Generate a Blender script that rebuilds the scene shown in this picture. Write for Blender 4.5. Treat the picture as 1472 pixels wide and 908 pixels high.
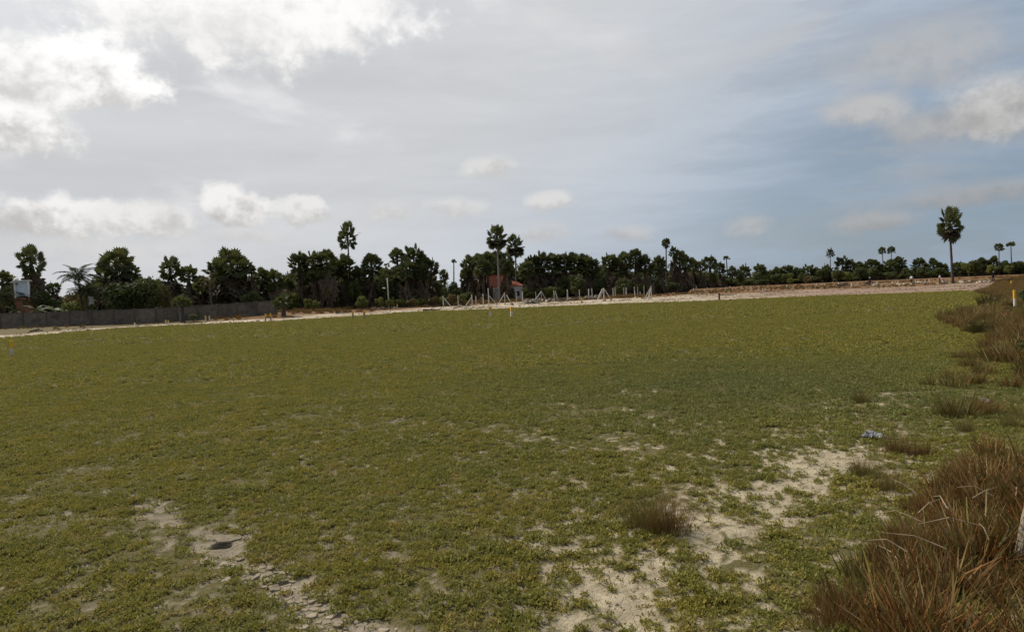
import bpy, bmesh, math, random
import numpy as np
from mathutils import Vector, Matrix, Euler

# ------------------------------------------------------------------ clear
for o in list(bpy.data.objects):
    bpy.data.objects.remove(o, do_unlink=True)
sc = bpy.context.scene
COL = sc.collection
rnd = random.Random(11)
NP = np.random.RandomState(7)
PI = math.pi

# ------------------------------------------------------------------ camera
W0, H0, FPX = 1472.0, 908.0, 960.0
CAM_Z = 2.0
PITCH = math.atan(31.0 / FPX)
ROLL = math.radians(2.46)
fwd = Vector((0, math.cos(PITCH), -math.sin(PITCH)))
r0 = Vector((1, 0, 0))
u0 = r0.cross(fwd)
right = r0 * math.cos(ROLL) - u0 * math.sin(ROLL)
up = u0 * math.cos(ROLL) + r0 * math.sin(ROLL)
cam_d = bpy.data.cameras.new("camera")
cam = bpy.data.objects.new("camera", cam_d)
COL.objects.link(cam)
m = Matrix.Identity(4)
for i in range(3):
    m[i][0] = right[i]; m[i][1] = up[i]; m[i][2] = -fwd[i]
m[2][3] = CAM_Z
cam.matrix_world = m
cam_d.sensor_width = 36.0
cam_d.lens = 36.0 * FPX / W0
cam_d.clip_start = 0.05
cam_d.clip_end = 20000
sc.camera = cam

# ------------------------------------------------------------------ sun, sky, exposure
SUN_AZ, SUN_EL = math.radians(-52), math.radians(47)
sun_dir = Vector((math.sin(SUN_AZ) * math.cos(SUN_EL), math.cos(SUN_AZ) * math.cos(SUN_EL), math.sin(SUN_EL)))
sd = bpy.data.lights.new("sun", 'SUN')
sd.energy = 3.6
sd.angle = math.radians(0.9)
sd.color = (1.0, 0.94, 0.84)
so = bpy.data.objects.new("sun", sd)
COL.objects.link(so)
so.location = (-60, 40, 80)
so.rotation_euler = sun_dir.to_track_quat('Z', 'Y').to_euler()

sc.view_settings.view_transform = 'Standard'
sc.view_settings.look = 'None'
sc.view_settings.gamma = 1.0
sc.view_settings.use_curve_mapping = False
sc.view_settings.exposure = 0.12

world = bpy.data.worlds.new("World")
sc.world = world
world.use_nodes = True
SKY_STRENGTH = 0.1


def build_world():
    nt = world.node_tree
    for n in list(nt.nodes):
        nt.nodes.remove(n)
    N = nt.nodes.new
    L = nt.links.new

    def math_(op, a, b=None, c=None, clamp=False):
        n = N('ShaderNodeMath'); n.operation = op; n.use_clamp = clamp
        for i, v in enumerate((a, b, c)):
            if v is None: continue
            if isinstance(v, (int, float)): n.inputs[i].default_value = v
            else: L(v, n.inputs[i])
        return n.outputs[0]

    def mapr(v, a, b, c, d, smooth=True):
        n = N('ShaderNodeMapRange')
        n.interpolation_type = 'SMOOTHSTEP' if smooth else 'LINEAR'
        L(v, n.inputs['Value'])
        for k, x in zip(('From Min', 'From Max', 'To Min', 'To Max'), (a, b, c, d)):
            if isinstance(x, (int, float)): n.inputs[k].default_value = x
            else: L(x, n.inputs[k])
        return n.outputs['Result']

    def mix(f, a, b):
        n = N('ShaderNodeMix'); n.data_type = 'RGBA'
        for s, v in ((n.inputs[0], f), (n.inputs[6], a), (n.inputs[7], b)):
            if isinstance(v, (int, float)): s.default_value = v
            elif isinstance(v, tuple): s.default_value = (*v, 1)
            else: L(v, s)
        return n.outputs[2]

    tc = N('ShaderNodeTexCoord')
    sep = N('ShaderNodeSeparateXYZ'); L(tc.outputs['Generated'], sep.inputs[0])
    X, Y, Z = sep.outputs
    az = math_('MULTIPLY', math_('ARCTAN2', X, Y), 180 / PI)
    el = math_('MULTIPLY', math_('ARCSINE', Z), 180 / PI)
    dot = N('ShaderNodeVectorMath'); dot.operation = 'DOT_PRODUCT'
    L(tc.outputs['Generated'], dot.inputs[0]); dot.inputs[1].default_value = sun_dir
    cs = dot.outputs['Value']

    def noise(scale, detail=6, rough=0.55, sx=1, sy=1, sz=1, dist=0.0, off=0.0):
        mp = N('ShaderNodeMapping')
        L(tc.outputs['Generated'], mp.inputs['Vector'])
        mp.inputs['Scale'].default_value = (sx, sy, sz)
        mp.inputs['Location'].default_value = (off, off * .7, off * .3)
        n = N('ShaderNodeTexNoise')
        L(mp.outputs[0], n.inputs['Vector'])
        n.inputs['Scale'].default_value = scale
        n.inputs['Detail'].default_value = detail
        n.inputs['Roughness'].default_value = rough
        n.inputs['Distortion'].default_value = dist
        return n.outputs['Fac']

    K = 1.0 / SKY_STRENGTH
    sky = N('ShaderNodeTexSky'); sky.sky_type = 'NISHITA'; sky.sun_disc = False
    sky.sun_elevation = SUN_EL; sky.sun_rotation = SUN_AZ
    sky.air_density = 1.0; sky.dust_density = 1.2; sky.ozone_density = 1.5
    dim = N('ShaderNodeVectorMath'); dim.operation = 'SCALE'
    L(sky.outputs[0], dim.inputs[0]); dim.inputs[3].default_value = 0.60
    # thin high veil of cirrus: brighter round the sun (forward scattering)
    veil_b = math_('ADD', mapr(cs, 0.10, 0.62, 0.385, 0.59), mapr(cs, 0.78, 0.985, 0.0, 0.40))
    wisp = noise(2.2, 7, 0.6, 1.0, 1.0, 5.5, 0.4, 3.1)
    wisp2 = noise(5.0, 6, 0.6, 1.0, 1.0, 7.0, 0.2, 8.0)
    wmix = math_('ADD', math_('MULTIPLY', wisp, 0.7), math_('MULTIPLY', wisp2, 0.3))
    veil_c = N('ShaderNodeCombineColor')
    veil_b = math_('MULTIPLY', veil_b, mapr(wmix, 0.32, 0.66, 0.93, 1.05))
    L(math_('MULTIPLY', veil_b, mapr(cs, 0.05, 0.65, 0.74 * K, 0.965 * K)), veil_c.inputs[0])
    L(math_('MULTIPLY', veil_b, mapr(cs, 0.05, 0.65, 0.96 * K, 0.985 * K)), veil_c.inputs[1])
    L(math_('MULTIPLY', veil_b, mapr(cs, 0.05, 0.65, 1.24 * K, 1.02 * K)), veil_c.inputs[2])
    near_sun = mapr(cs, 0.20, 0.70, 0.0, 1.0)
    vfac = math_('ADD', mapr(wmix, 0.30, 0.68, 0.56, 0.92), math_('MULTIPLY', near_sun, 0.75), clamp=True)
    base = mix(vfac, dim.outputs[0], veil_c.outputs[0])

    nA = noise(9.0, 9, 0.58, 1, 1, 1.3, 0.25, 1.0)
    nB = noise(22.0, 8, 0.6, 1, 1, 1.2, 0.2, 5.0)
    nC = noise(48.0, 7, 0.6, 1, 1, 1.1, 0.3, 2.0)
    nS = noise(4.5, 5, 0.5, 1, 1, 1.0, 0.0, 9.0)
    edge = math_('ADD', math_('MULTIPLY', math_('SUBTRACT', nA, 0.5), 1.4), math_('MULTIPLY', math_('SUBTRACT', nB, 0.5), 1.7))
    edge = math_('ADD', edge, math_('MULTIPLY', math_('SUBTRACT', nC, 0.5), 0.9))
    sun_b = mapr(cs, 0.30, 0.86, 0.0, 1.0)
    azw = math_('ADD', az, math_('MULTIPLY', math_('SUBTRACT', nS, 0.5), 7.0))
    elw = math_('ADD', el, math_('MULTIPLY', math_('SUBTRACT', nB, 0.5), 1.6))

    # loose cloud fields that go on all round the sky
    gen = noise(3.0, 8, 0.57, 1, 1, 3.2, 0.3, 14.0)
    genm = mapr(gen, 0.52, 0.72, 0.0, 0.55)
    genm = math_('MULTIPLY', genm, mapr(el, 2.0, 14.0, 0.3, 1.0))
    gb = math_('ADD', mapr(sun_b, 0, 1, 0.44, 0.95, False), math_('MULTIPLY', math_('SUBTRACT', nB, 0.5), 0.1))
    gc = N('ShaderNodeCombineColor')
    L(math_('MULTIPLY', gb, K), gc.inputs[0]); L(math_('MULTIPLY', gb, K * 0.985), gc.inputs[1]); L(math_('MULTIPLY', gb, K * 0.985), gc.inputs[2])
    cur = mix(genm, base, gc.outputs[0])

    def cloud(cur, a0, e0, ra, rt, rb, opac, soft, bright, shade, rag):
        da = math_('DIVIDE', math_('SUBTRACT', azw, a0), ra)
        de = math_('SUBTRACT', elw, e0)
        de = math_('MAXIMUM', math_('DIVIDE', de, rt), math_('DIVIDE', de, -rb))
        d = math_('SQRT', math_('ADD', math_('MULTIPLY', da, da), math_('MULTIPLY', de, de)))
        v = math_('ADD', math_('SUBTRACT', 1.0, d), math_('MULTIPLY', edge, rag))
        mk = math_('MULTIPLY', mapr(v, 0.0, soft, 0.0, 1.0), opac)
        tt = math_('ADD', math_('DIVIDE', math_('SUBTRACT', elw, e0 - rb), rt + rb), math_('MULTIPLY', math_('SUBTRACT', nA, 0.5), 1.5))
        tt = math_('ADD', tt, math_('MULTIPLY', math_('SUBTRACT', nB, 0.5), 0.9))
        tt = math_('ADD', tt, math_('MULTIPLY', mapr(v, 0.0, 0.7, 0.12, 0.0), 1.0))
        tt = math_('ADD', tt, math_('MULTIPLY', math_('SUBTRACT', nC, 0.5), 0.9))
        b = mapr(tt, 0.05, 0.78, shade, bright)
        cc = N('ShaderNodeCombineColor')
        L(math_('MULTIPLY', b, K), cc.inputs[0]); L(math_('MULTIPLY', b, K * .985), cc.inputs[1]); L(math_('MULTIPLY', b, K * .97), cc.inputs[2])
        return mix(mk, cur, cc.outputs[0])

    def ae(u, v):
        d = (right * ((u - W0 / 2) / FPX) - up * ((v - H0 / 2) / FPX) + fwd).normalized()
        return math.degrees(math.atan2(d.x, d.y)), math.degrees(math.asin(d.z))
    # (u, v, half width deg, up deg, down deg, opacity, softness, bright, shade, raggedness)
    for (u, v, ra, rt, rb, op, sf, br, sh, rg) in [
        (330, 30, 16, 5.0, 4.0, .85, 0.7, .98, .74, .75),
        (470, 10, 8, 3.0, 3.0, .6, 0.9, .92, .75, .6),
        (60, -40, 14, 5.0, 3.0, .5, 0.9, .95, .75, .5),
        (120, 112, 6.6, 3.3, 2.7, .96, .42, 1.0, .58, .60),
        (5, 120, 6.0, 4.4, 3.6, .90, .45, .94, .60, .55),
        (30, 185, 4.2, 2.4, 2.2, .9, .5, .95, .53, .45),
        (75, 318, 6.2, 2.2, 1.6, .95, .40, .84, .48, .75),
        (195, 316, 4.4, 1.9, 1.5, .88, .5, .76, .52, .60),
        (330, 300, 3.2, 2.2, 1.5, .95, .40, .84, .46, .75),
        (438, 302, 2.8, 1.6, 1.2, .88, .45, .78, .48, .75),
        (350, 338, 6.0, 1.0, 1.0, .6, .9, .64, .52, .5),
        (120, 360, 9.0, 1.2, 1.2, .5, .9, .66, .54, .5),
        (565, 303, 3.0, 1.2, 1.0, .7, .7, .68, .52, .5),
        (655, 298, 3.6, 1.2, 1.0, .7, .7, .68, .52, .5),
        (712, 242, 2.3, 1.5, 1.3, .85, .7, .70, .52, .5),
        (790, 290, 2.8, 1.2, 1.1, .85, .6, .68, .48, .5),
        (785, 335, 3.4, 1.4, 1.0, .6, .8, .58, .45, .5),
        (905, 335, 3.0, 1.1, 1.0, .65, .8, .54, .42, .5),
        (1075, 325, 3.2, 1.2, 1.0, .6, .8, .48, .37, .5),
        (1245, 158, 4.0, 1.6, 1.8, .85, .8, .50, .40, .45),
        (1445, 150, 5.6, 2.9, 3.0, .93, .65, .58, .35, .45),
        (1340, 180, 5.5, 1.8, 1.7, .75, .9, .42, .35, .45),
        (1330, 75, 10.0, 3.6, 3.2, .7, 1.0, .46, .37, .45),
        (1275, 318, 4.0, 1.2, 1.1, .75, .8, .40, .31, .5),
        (1420, 280, 8.0, 1.3, 1.0, .7, .9, .37, .29, .5),
    ]:
        a0, e0 = ae(u, v)
        cur = cloud(cur, a0, e0, ra, rt, rb, op, sf, br, sh, rg)
    bg = N('ShaderNodeBackground'); L(cur, bg.inputs[0]); bg.inputs[1].default_value = SKY_STRENGTH
    out = N('ShaderNodeOutputWorld'); L(bg.outputs[0], out.inputs[0])


build_world()

# ------------------------------------------------------------------ numpy noise and terrain
def _hash(ix, iy, seed):
    h = (ix.astype(np.int64) * 374761393 + iy.astype(np.int64) * 668265263 + seed * 974634777) & 0x7fffffff
    h = ((h ^ (h >> 13)) * 1274126177) & 0x7fffffff
    h = h ^ (h >> 16)
    return (h & 0xffff) / 65535.0


def vnoise(x, y, seed=0):
    ix = np.floor(x); iy = np.floor(y)
    fx = x - ix; fy = y - iy
    fx = fx * fx * (3 - 2 * fx); fy = fy * fy * (3 - 2 * fy)
    a = _hash(ix, iy, seed); b = _hash(ix + 1, iy, seed)
    c = _hash(ix, iy + 1, seed); d = _hash(ix + 1, iy + 1, seed)
    return (a * (1 - fx) + b * fx) * (1 - fy) + (c * (1 - fx) + d * fx) * fy


def fbm(x, y, seed=0, oct=4):
    s = np.zeros_like(x); a = 0.5; t = 0
    for i in range(oct):
        s += a * vnoise(x, y, seed + i * 17); t += a
        x = x * 2.03 + 5.2; y = y * 2.03 + 1.7; a *= 0.5
    return s / t


def sstep(a, b, x):
    t = np.clip((x - a) / (b - a), 0, 1)
    return t * t * (3 - 2 * t)


def ray(u, v):
    return (right * ((u - W0 / 2) / FPX) - up * ((v - H0 / 2) / FPX) + fwd)


def on_plane(u, v, z=0.0):
    d = ray(u, v)
    t = (z - CAM_Z) / d.z
    return (d.x * t, d.y * t)


def poly_dist(poly, x, y, vals=None):
    """distance to polygon outline, inside flag and values interpolated at the nearest outline point"""
    n = len(poly)
    best = np.full(x.shape, 1e18); ins = np.zeros(x.shape, bool)
    outv = None if vals is None else [np.zeros(x.shape) for _ in vals[0]]
    for i in range(n):
        x1, y1 = poly[i]; x2, y2 = poly[(i + 1) % n]
        dx, dy = x2 - x1, y2 - y1
        t = np.clip(((x - x1) * dx + (y - y1) * dy) / (dx * dx + dy * dy + 1e-12), 0, 1)
        d = (x - x1 - t * dx) ** 2 + (y - y1 - t * dy) ** 2
        w = d < best
        best = np.where(w, d, best)
        if vals is not None:
            for k in range(len(vals[0])):
                outv[k] = np.where(w, vals[i][k] * (1 - t) + vals[(i + 1) % n][k] * t, outv[k])
        c = ((y1 > y) != (y2 > y)) & (x < (x2 - x1) * (y - y1) / (y2 - y1 + 1e-12) + x1)
        ins ^= c
    s = np.sqrt(best)
    return np.where(ins, -s, s), outv


# the dry lake bed: pixel of the shore in the photograph, bank height, bank width
EDGE = [(-300, 502, .05, 20), (0, 487, .05, 20), (100, 478, .12, 20), (200, 470.5, .42, 18), (300, 466, .66, 18),
        (400, 462, .82, 18), (440, 459, 1.5, 28), (500, 455.5, 1.6, 30), (545, 452, 1.3, 30), (600, 448, .6, 26), (700, 445, .3, 24),
        (800, 440.5, .35, 24), (900, 436.5, .5, 40), (1000, 433.5, .9, 70), (1100, 429, 1.3, 90), (1200, 425, 1.35, 90),
        (1300, 422, 1.3, 90), (1385, 418, 1.2, 80),
        (1415, 422, .6, 15), (1420, 432, .9, 12), (1400, 452, 1.1, 12), (1370, 482, 1.15, 13), (1330, 520, 1.0, 12),
        (1290, 570, .8, 10), (1230, 620, .6, 8), (1150, 690, .5, 6), (1040, 790, .4, 5), (960, 870, .4, 4), (900, 930, .35, 4)]
LAKE = [on_plane(u, v) for (u, v, h, w) in EDGE] + [(-0.4, 1.4), (-7, -3), (-60, -12), (-140, 25)]
LAKEV = [(h, w) for (u, v, h, w) in EDGE] + [(.35, 3), (.4, 4), (.4, 8), (.2, 10)]


def T0(x, y):
    x = np.atleast_1d(np.asarray(x, float)); y = np.atleast_1d(np.asarray(y, float))
    s, (h, w) = poly_dist(LAKE, x, y, LAKEV)
    z = h * sstep(0, 1, s / w)
    out = sstep(0, 6, s)
    z = z + (fbm(x * .12, y * .12, 3, 3) - .5) * (.05 + .16 * out * sstep(8, 40, np.hypot(x, y)))
    z = z + (fbm(x * 2.2, y * 2.2, 9, 3) - .5) * .05 + (fbm(x * 9, y * 9, 21, 2) - .5) * .018
    return z


_ts = np.geomspace(1.5, 900, 5000)


def at(u, v):
    """ground point seen at a pixel of the photograph"""
    d = ray(u, v)
    x = d.x * _ts; y = d.y * _ts; z = CAM_Z + d.z * _ts
    hit = np.nonzero(z < T0(x, y))[0]
    i = hit[0] if len(hit) else len(_ts) - 1
    return Vector((x[i], y[i], float(T0(x[i], y[i])[0])))


def at_depth(u, v, Y):
    d = ray(u, v)
    t = Y / d.y
    return Vector((d.x * t, Y, CAM_Z + d.z * t))


# upper edge of the pale sand strip
UP = [(-300, 496), (0, 481.5), (100, 473.5), (200, 467), (300, 463), (400, 457.5), (500, 449.5), (560, 446), (600, 443), (650, 440), (700, 437.5),
      (760, 434.5), (850, 431), (940, 427), (1000, 423), (1080, 420.5), (1150, 416.5), (1250, 413.8), (1330, 410.8), (1400, 407), (1440, 404)]
UPW = [tuple(at(u, v)[:2]) for u, v in UP]
SANDP = UPW + [tuple(at(1425, 412)[:2])] + LAKE[18:]

# bare places near the camera (pixel polylines)
PATH_R = [tuple(at(u, v)[:2]) for u, v in [(700, 990), (800, 905), (880, 860), (950, 800), (1030, 765), (1090, 715), (1150, 690), (1200, 655)]]
PATH_R3 = [tuple(at(u, v)[:2]) for u, v in [(1200, 655), (1245, 600), (1300, 572)]]
PATH_R2 = [tuple(at(u, v)[:2]) for u, v in [(720, 770), (770, 770), (860, 835), (920, 905)]]
PATH_L = [tuple(at(u, v)[:2]) for u, v in [(185, 712), (235, 745), (300, 772), (335, 805), (400, 835), (450, 862), (520, 905), (600, 960)]]
HOLE = at(318, 783)


def line_dist(pts, x, y):
    best = np.full(x.shape, 1e18)
    for (x1, y1), (x2, y2) in zip(pts[:-1], pts[1:]):
        dx, dy = x2 - x1, y2 - y1
        t = np.clip(((x - x1) * dx + (y - y1) * dy) / (dx * dx + dy * dy), 0, 1)
        best = np.minimum(best, (x - x1 - t * dx) ** 2 + (y - y1 - t * dy) ** 2)
    return np.sqrt(best)


def bare_amount(x, y):
    """0 = covered by herbs, 1 = open soil"""
    n = fbm(x * 5.0, y * 5.0, 31, 3) * .36 + fbm(x * 19.0, y * 19.0, 41, 2) * .64
    dR = line_dist(PATH_R, x, y); dR2 = line_dist(PATH_R2, x, y); dL = line_dist(PATH_L, x, y)
    big = fbm(x * .35, y * .35, 77, 3)
    b = -.082 + .16 * (big - .5)
    b = b + .150 * np.exp(-(dR / .40) ** 2) + .11 * np.exp(-(dR2 / .3) ** 2) + .21 * np.exp(-(dL / .17) ** 2)
    b = b + .035 * np.exp(-(dR / 1.4) ** 2) + .085 * np.exp(-(line_dist(PATH_R3, x, y) / .8) ** 2)
    b = b + .4 * np.exp(-((x - HOLE.x) ** 2 + (y - HOLE.y) ** 2) / .15 ** 2)
    b = b - .085 * sstep(6.5, 15, np.hypot(x, y))
    return sstep(.475, .60, n + b)


def plate_zone(x, y):
    dL = line_dist(PATH_L[3:7], x, y)
    return dL


def T(x, y):
    x = np.atleast_1d(np.asarray(x, float)); y = np.atleast_1d(np.asarray(y, float))
    z = T0(x, y)
    near = (np.hypot(x, y) < 30)
    if near.any():
        xn, yn = x[near], y[near]
        z[near] += -.014 * bare_amount(xn, yn)
        z[near] += -.022 * sstep(.26, .14, plate_zone(xn, yn))
        dh = np.hypot((xn - HOLE.x) / 1.25, (yn - HOLE.y) / 1.0)
        z[near] += -.16 * sstep(.075, .045, dh) + .02 * np.exp(-((yn - HOLE.y - .14) ** 2 + (xn - HOLE.x) ** 2) / .012)
    return z


def gz(x, y):
    return float(T(x, y)[0])


# ------------------------------------------------------------------ materials
def new_mat(name):
    mt = bpy.data.materials.new(name); mt.use_nodes = True
    nt = mt.node_tree
    for n in list(nt.nodes): nt.nodes.remove(n)
    out = nt.nodes.new('ShaderNodeOutputMaterial')
    return mt, nt, out


class NB:
    def __init__(s, nt): s.nt = nt
    def n(s, t, **k):
        x = s.nt.nodes.new(t)
        for a, b in k.items(): setattr(x, a, b)
        return x
    def l(s, a, b): s.nt.links.new(a, b)
    def noise(s, vec, scale, detail=4, rough=.55, mscale=None):
        if mscale:
            mp = s.n('ShaderNodeMapping'); mp.inputs['Scale'].default_value = mscale
            s.l(vec, mp.inputs[0]); vec = mp.outputs[0]
        t = s.n('ShaderNodeTexNoise'); t.inputs['Scale'].default_value = scale
        t.inputs['Detail'].default_value = detail; t.inputs['Roughness'].default_value = rough
        s.l(vec, t.inputs['Vector']); return t.outputs['Fac']
    def ramp(s, f, a, b, c=0., d=1.):
        t = s.n('ShaderNodeMapRange', interpolation_type='SMOOTHSTEP')
        s.l(f, t.inputs['Value'])
        for k, x in zip(('From Min', 'From Max', 'To Min', 'To Max'), (a, b, c, d)): t.inputs[k].default_value = x
        return t.outputs['Result']
    def mix(s, f, a, b, blend='MIX'):
        t = s.n('ShaderNodeMix', data_type='RGBA', blend_type=blend)
        for sk, v in ((t.inputs[0], f), (t.inputs[6], a), (t.inputs[7], b)):
            if isinstance(v, (int, float)): sk.default_value = v
            elif isinstance(v, tuple): sk.default_value = (*v[:3], 1)
            else: s.l(v, sk)
        return t.outputs[2]
    def math(s, op, a, b=None, clamp=False):
        t = s.n('ShaderNodeMath', operation=op, use_clamp=clamp)
        for i, v in enumerate((a, b)):
            if v is None: continue
            if isinstance(v, (int, float)): t.inputs[i].default_value = v
            else: s.l(v, t.inputs[i])
        return t.outputs[0]
    def bump(s, h, strength, dist):
        t = s.n('ShaderNodeBump'); t.inputs['Strength'].default_value = strength; t.inputs['Distance'].default_value = dist
        s.l(h, t.inputs['Height']); return t.outputs[0]


def surf(name, c1, c2, scale=4., rough=.85, bump=.3, bdist=.01, stretch=None, c3=None, s3=.7, metal=0.):
    """two-tone weathered surface with fine relief, in object space"""
    mt, nt, out = new_mat(name); b = NB(nt)
    tc = b.n('ShaderNodeTexCoord'); v = tc.outputs['Object']
    oi = b.n('ShaderNodeObjectInfo')
    ad = b.n('ShaderNodeVectorMath', operation='ADD'); b.l(v, ad.inputs[0])
    sc_ = b.n('ShaderNodeVectorMath', operation='SCALE'); sc_.inputs[0].default_value = (13, 7, 5); b.l(oi.outputs['Random'], sc_.inputs[3])
    b.l(sc_.outputs[0], ad.inputs[1]); v = ad.outputs[0]
    f = b.noise(v, scale, 6, .6, stretch)
    col = b.mix(b.ramp(f, .35, .65), c1, c2)
    if c3 is not None:
        col = b.mix(b.ramp(b.noise(v, s3, 5, .6), .5, .68), col, c3)
    hsv = b.n('ShaderNodeHueSaturation'); b.l(col, hsv.inputs['Color'])
    b.l(b.ramp(oi.outputs['Random'], 0, 1, .85, 1.12), hsv.inputs['Value'])
    p = b.n('ShaderNodeBsdfPrincipled'); b.l(hsv.outputs[0], p.inputs['Base Color'])
    p.inputs['Roughness'].default_value = rough; p.inputs['Metallic'].default_value = metal
    p.inputs['Specular IOR Level'].default_value = .25
    if bump: b.l(b.bump(b.noise(v, scale * 4, 5, .65, stretch), bump, bdist), p.inputs['Normal'])
    b.l(p.outputs[0], out.inputs[0])
    return mt


def leafmat(name, c1, c2, c3=None, trans=.25, scale=.8, spec=.15, attr=None, patch=None):
    """leaf: diffuse, some light through the blade, a little gloss; tone varies with place and object"""
    mt, nt, out = new_mat(name); b = NB(nt)
    geo = b.n('ShaderNodeNewGeometry'); oi = b.n('ShaderNodeObjectInfo')
    f = b.noise(geo.outputs['Position'], scale, 4, .6)
    f = b.math('ADD', f, b.math('MULTIPLY', b.math('SUBTRACT', oi.outputs['Random'], .5), .35))
    col = b.mix(b.ramp(f, .3, .7), c1, c2)
    if c3 is not None:
        g = b.noise(geo.outputs['Position'], scale * 3.7, 3, .6)
        col = b.mix(b.ramp(g, .52, .72), col, c3)
    if patch:
        dv = b.n('ShaderNodeVectorMath', operation='DISTANCE'); b.l(geo.outputs['Position'], dv.inputs[0]); dv.inputs[1].default_value = patch[0]
        dd = b.math('ADD', dv.outputs['Value'], b.math('MULTIPLY', b.math('SUBTRACT', b.noise(geo.outputs['Position'], .35, 3, .6), .5), 9.0))
        col = b.mix(b.ramp(dd, patch[1], 0., 0, .75), col, patch[2])
    if attr:
        at_ = b.n('ShaderNodeAttribute'); at_.attribute_name = attr
        col = b.mix(1.0, at_.outputs['Color'], b.mix(b.ramp(f, .25, .75), (.75, .75, .75), (1.2, 1.2, 1.2)), 'MULTIPLY')
    d = b.n('ShaderNodeBsdfPrincipled'); b.l(col, d.inputs['Base Color']); d.inputs['Roughness'].default_value = .6
    d.inputs['Specular IOR Level'].default_value = spec
    t = b.n('ShaderNodeBsdfTranslucent'); b.l(col, t.inputs[0])
    mx = b.n('ShaderNodeMixShader'); mx.inputs[0].default_value = trans
    b.l(d.outputs[0], mx.inputs[1]); b.l(t.outputs[0], mx.inputs[2]); b.l(mx.outputs[0], out.inputs[0])
    return mt


def ground_material():
    mt, nt, out = new_mat("ground_soil_and_herbs"); b = NB(nt)
    geo = b.n('ShaderNodeNewGeometry'); P = geo.outputs['Position']
    at_ = b.n('ShaderNodeAttribute'); at_.attribute_name = "zone"
    sep = b.n('ShaderNodeSeparateColor'); b.l(at_.outputs['Color'], sep.inputs[0])
    sand, brown, bare = sep.outputs
    # green cover
    n1 = b.noise(P, .16, 5, .6); n2 = b.noise(P, 1.6, 5, .6); n3 = b.noise(P, 14, 4, .6); n4 = b.noise(P, 1, 4, .55, (.02, .12, .1))
    g = b.mix(b.ramp(n1, .35, .65), (.118, .098, .034), (.105, .094, .032))
    g = b.mix(b.ramp(n4, .45, .68, 0, .5), g, (.15, .125, .042))
    g = b.mix(b.ramp(n2, .42, .70, 0, .4), g, (.11, .094, .036))
    g = b.mix(b.ramp(n3, .5, .75, 0, .5), g, (.14, .11, .058))
    n5 = b.noise(P, 70, 3, .7)
    g = b.mix(b.ramp(n5, .46, .60, 0, .8), g, (.055, .045, .022))
    g = b.mix(b.ramp(n5, .46, .32, 0, .6), g, (.18, .145, .078))
    # soil
    s1 = b.noise(P, 5, 6, .6); s2 = b.noise(P, 60, 4, .6)
    soil = b.mix(b.ramp(s1, .35, .65), (.44, .37, .25), (.31, .255, .17))
    soil = b.mix(b.ramp(s2, .5, .75, 0, .5), soil, (.22, .175, .115))
    sx = b.n('ShaderNodeSeparateXYZ'); b.l(P, sx.inputs[0])
    grey = b.mix(b.ramp(s1, .35, .65), (.24, .20, .145), (.17, .14, .10))
    soil = b.mix(b.ramp(sx.outputs[0], -.6, .8, .75, 0.), soil, grey)
    col = b.mix(bare, g, soil)
    # sand strip of the shore
    q1 = b.noise(P, 1, 6, .65, (.10, .30, .2)); q2 = b.noise(P, .8, 5, .6)
    sd_ = b.mix(b.ramp(q1, .40, .62), (.55, .47, .36), (.27, .205, .135))
    sd_ = b.mix(b.ramp(q2, .42, .60, 0, .8), sd_, (.19, .14, .085))
    right_ = b.ramp(sx.outputs[0], 22, 55)
    pink = b.mix(b.ramp(q1, .38, .55), (.30, .22, .16), (.20, .13, .09))
    pink = b.mix(b.ramp(q1, .30, .40, 1, 0), pink, (.46, .38, .29))
    sd_ = b.mix(right_, sd_, pink)
    sm = b.ramp(b.math('ADD', sand, b.math('MULTIPLY', b.math('SUBTRACT', q2, .5), .9)), .4, .6)
    col = b.mix(sm, col, sd_)
    # brown scrub ground behind
    r1 = b.noise(P, .5, 5, .6)
    br = b.mix(b.ramp(r1, .4, .6), (.15, .078, .036), (.19, .105, .05))
    br = b.mix(b.ramp(sx.outputs[0], -34, -42), br, (.135, .105, .048))
    br = b.mix(b.ramp(n2, .45, .7, 0, .6), br, (.08, .065, .025))
    bm = b.ramp(b.math('ADD', brown, b.math('MULTIPLY', b.math('SUBTRACT', q2, .5), .8)), .4, .6)
    col = b.mix(bm, col, br)
    p = b.n('ShaderNodeBsdfPrincipled'); b.l(col, p.inputs['Base Color']); p.inputs['Roughness'].default_value = .95
    p.inputs['Specular IOR Level'].default_value = .1
    vor = b.n('ShaderNodeTexVoronoi', feature='DISTANCE_TO_EDGE'); vor.inputs['Scale'].default_value = 16; b.l(P, vor.inputs['Vector'])
    crack = b.ramp(vor.outputs['Distance'], 0, .06)
    h = b.math('ADD', b.math('MULTIPLY', crack, b.math('MULTIPLY', bare, .35)), b.noise(P, 38, 6, .7))
    h = b.math('ADD', h, b.math('MULTIPLY', n3, 1.2))
    b.l(b.bump(h, .8, .02), p.inputs['Normal'])
    b.l(p.outputs[0], out.inputs[0])
    return mt


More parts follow.
